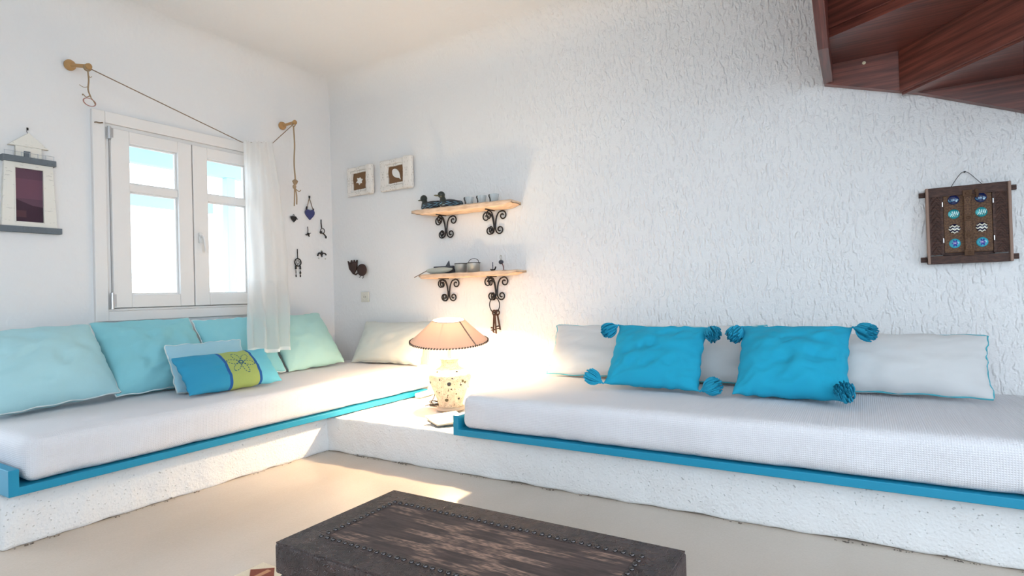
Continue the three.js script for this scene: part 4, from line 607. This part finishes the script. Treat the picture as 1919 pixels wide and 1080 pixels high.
// ---------------------------------------------------------------- leather bound trunk and rug
{
  const x0 = -1.303, x1 = -0.372, z0 = -1.364, z1 = -0.925, top = 0.38, w = x1 - x0, d = z1 - z0;
  const t = thing('leather_trunk', 'dark wooden trunk with studded leather border used as coffee table', 'trunk', [(x0 + x1) / 2, 0.0085, (z0 + z1) / 2]);
  const topMap = tex(1024, 512, (u, v) => { const g = fbm(u * 3.0, v * 6, 4), s = fbm(u * 4 + 3, v * 22, 4), k = fbm(u * 26, v * 70, 3), p = sstep(g + 0.2 * s, -0.06, 0.36); return mixc(mixc([0.205, 0.16, 0.16], [0.31, 0.245, 0.235], clamp(0.5 + s + 0.4 * k)), [0.66, 0.53, 0.46], p * clamp(0.55 + 0.7 * k + 0.5 * s)); }, { srgb: true, repeat: [1 / 0.93, 1 / 0.46] });
  const tooled = tex(512, 512, (u, v) => { const a = n2(u * 9, v * 9) * 3 + n2(u * 4 + 5, v * 4) * 2, b = Math.abs(Math.sin(a * 5)); return clamp(0.35 + 0.55 * Math.pow(b, 2.5) + 0.12 * fbm(u * 50, v * 50, 2)); }, { repeat: [2.6, 2.6] });
  const leatherMap = tex(512, 512, (u, v) => { const g = fbm(u * 5, v * 5, 4), k = fbm(u * 30, v * 30, 3); return mixc([0.20, 0.15, 0.145], [0.345, 0.265, 0.25], clamp(0.45 + 0.7 * g + 0.4 * k)); }, { srgb: true, repeat: [2, 2] });
  const wood = mat(0xffffff, 0.62, { map: topMap, bumpMap: topMap, bumpScale: 0.0012 }), leather = mat(0xffffff, 0.5, { map: leatherMap, bumpMap: tooled, bumpScale: 0.006 });
  const hy = top - 0.0085, bw = 0.088;
  part('chest', uvBox(box(w - 0.014, hy - 0.084, d - 0.014, 0, (hy - 0.084) / 2, 0, 0.006)), leather, t);
  const lid = part('lid', uvBox(box(w, 0.076, d, 0, hy - 0.0405, 0, 0.007)), leather, t);
  part('wood_top', uvBox(box(w - 2 * bw + 0.01, 0.004, d - 2 * bw + 0.01, 0, hy - 0.0015, 0, 0.001)), wood, lid);
  const border = (pts) => uvBox(placed(extrude(pts, 0.003, 0.001), [0, hy - 0.0025, 0], [1, 0, 0], [0, 0, -1], [0, 1, 0]));
  const X = w / 2 - 0.004, Z = d / 2 - 0.004, xi = X - bw, zi = Z - bw;
  part('leather_strip', border([[-X, Z], [X, Z], [xi, zi], [-xi, zi]]), leather, lid); part('leather_strip', border([[-X, -Z], [-xi, -zi], [xi, -zi], [X, -Z]]), leather, lid);
  part('leather_strip', border([[-X, Z], [-xi, zi], [-xi, -zi], [-X, -Z]]), leather, lid); part('leather_strip', border([[X, Z], [X, -Z], [xi, -zi], [xi, zi]]), leather, lid);
  const stud = new THREE.SphereGeometry(0.0064, 14, 8, 0, Math.PI * 2, 0, Q), sm = mat(new THREE.Color().setRGB(0.085, 0.075, 0.075), 0.2, { metalness: 0.8 }), r = rnd(5);
  const put = (x, z) => { const m = part('stud', stud, sm, lid); m.position.set(x + (r() - 0.5) * 0.002, hy + 0.0015, z + (r() - 0.5) * 0.002); };
  const sx = xi + 0.010, sz = zi + 0.010, nx = 35, nz = 12;
  for (let i = 0; i <= nx; i++) { put(lerp(-sx, sx, i / nx), -sz); put(lerp(-sx, sx, i / nx), sz); }
  for (let i = 1; i < nz; i++) { put(-sx, lerp(-sz, sz, i / nz)); put(sx, lerp(-sz, sz, i / nz)); }
  const fs = new THREE.SphereGeometry(0.0072, 12, 6, 0, Math.PI * 2, 0, Q).rotateX(Q);
  for (let i = 0; i < 24; i++) { const m = part('stud', fs, sm, t); m.position.set(lerp(-w / 2 + 0.06, w / 2 - 0.06, i / 23), hy - 0.104, d / 2 - 0.0065); }
  const rug = thing('rug', 'cream rug with rust brown diamonds under the trunk', 'rug', [-1.02, 0, -0.62]);
  const rugMap = canvasTex(1024, 1024, (c, W, Hh) => { c.fillStyle = '#d9cdb9'; c.fillRect(0, 0, W, Hh); const n = 12; for (let j = 0; j < n; j++) for (let i = 0; i < n; i++) { const X2 = (i + 0.5) * W / n, Y2 = (j + 0.5) * Hh / n, a = W / n * 0.43; c.fillStyle = (i + j) % 3 ? '#8a4a34' : '#7c3f30'; c.beginPath(); c.moveTo(X2, Y2 - a); c.lineTo(X2 + a, Y2); c.lineTo(X2, Y2 + a); c.lineTo(X2 - a, Y2); c.fill(); c.fillStyle = '#b98a68'; c.fillRect(X2 - 6, Y2 - 22, 12, 44); } });
  part('pile', box(1.9, 0.008, 1.46, 0, 0.004, 0, 0.003), mat(0xffffff, 0.95, { map: rugMap, bumpMap: weave, bumpScale: 0.002 }), rug);
}

{
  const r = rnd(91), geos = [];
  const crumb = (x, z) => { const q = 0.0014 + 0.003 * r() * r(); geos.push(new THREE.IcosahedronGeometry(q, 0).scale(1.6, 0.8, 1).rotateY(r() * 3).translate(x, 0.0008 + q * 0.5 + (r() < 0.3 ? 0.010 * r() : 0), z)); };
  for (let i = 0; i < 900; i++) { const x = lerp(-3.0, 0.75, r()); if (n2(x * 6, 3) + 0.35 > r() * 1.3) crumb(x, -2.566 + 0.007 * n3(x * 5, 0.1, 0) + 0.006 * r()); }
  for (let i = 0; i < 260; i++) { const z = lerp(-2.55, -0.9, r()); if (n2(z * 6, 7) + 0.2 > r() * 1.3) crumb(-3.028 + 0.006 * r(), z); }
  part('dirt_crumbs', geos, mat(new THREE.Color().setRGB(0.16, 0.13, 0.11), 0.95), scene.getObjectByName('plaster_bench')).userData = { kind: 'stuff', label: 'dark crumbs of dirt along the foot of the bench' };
}

shade(scene);
renderer.render(scene, camera);
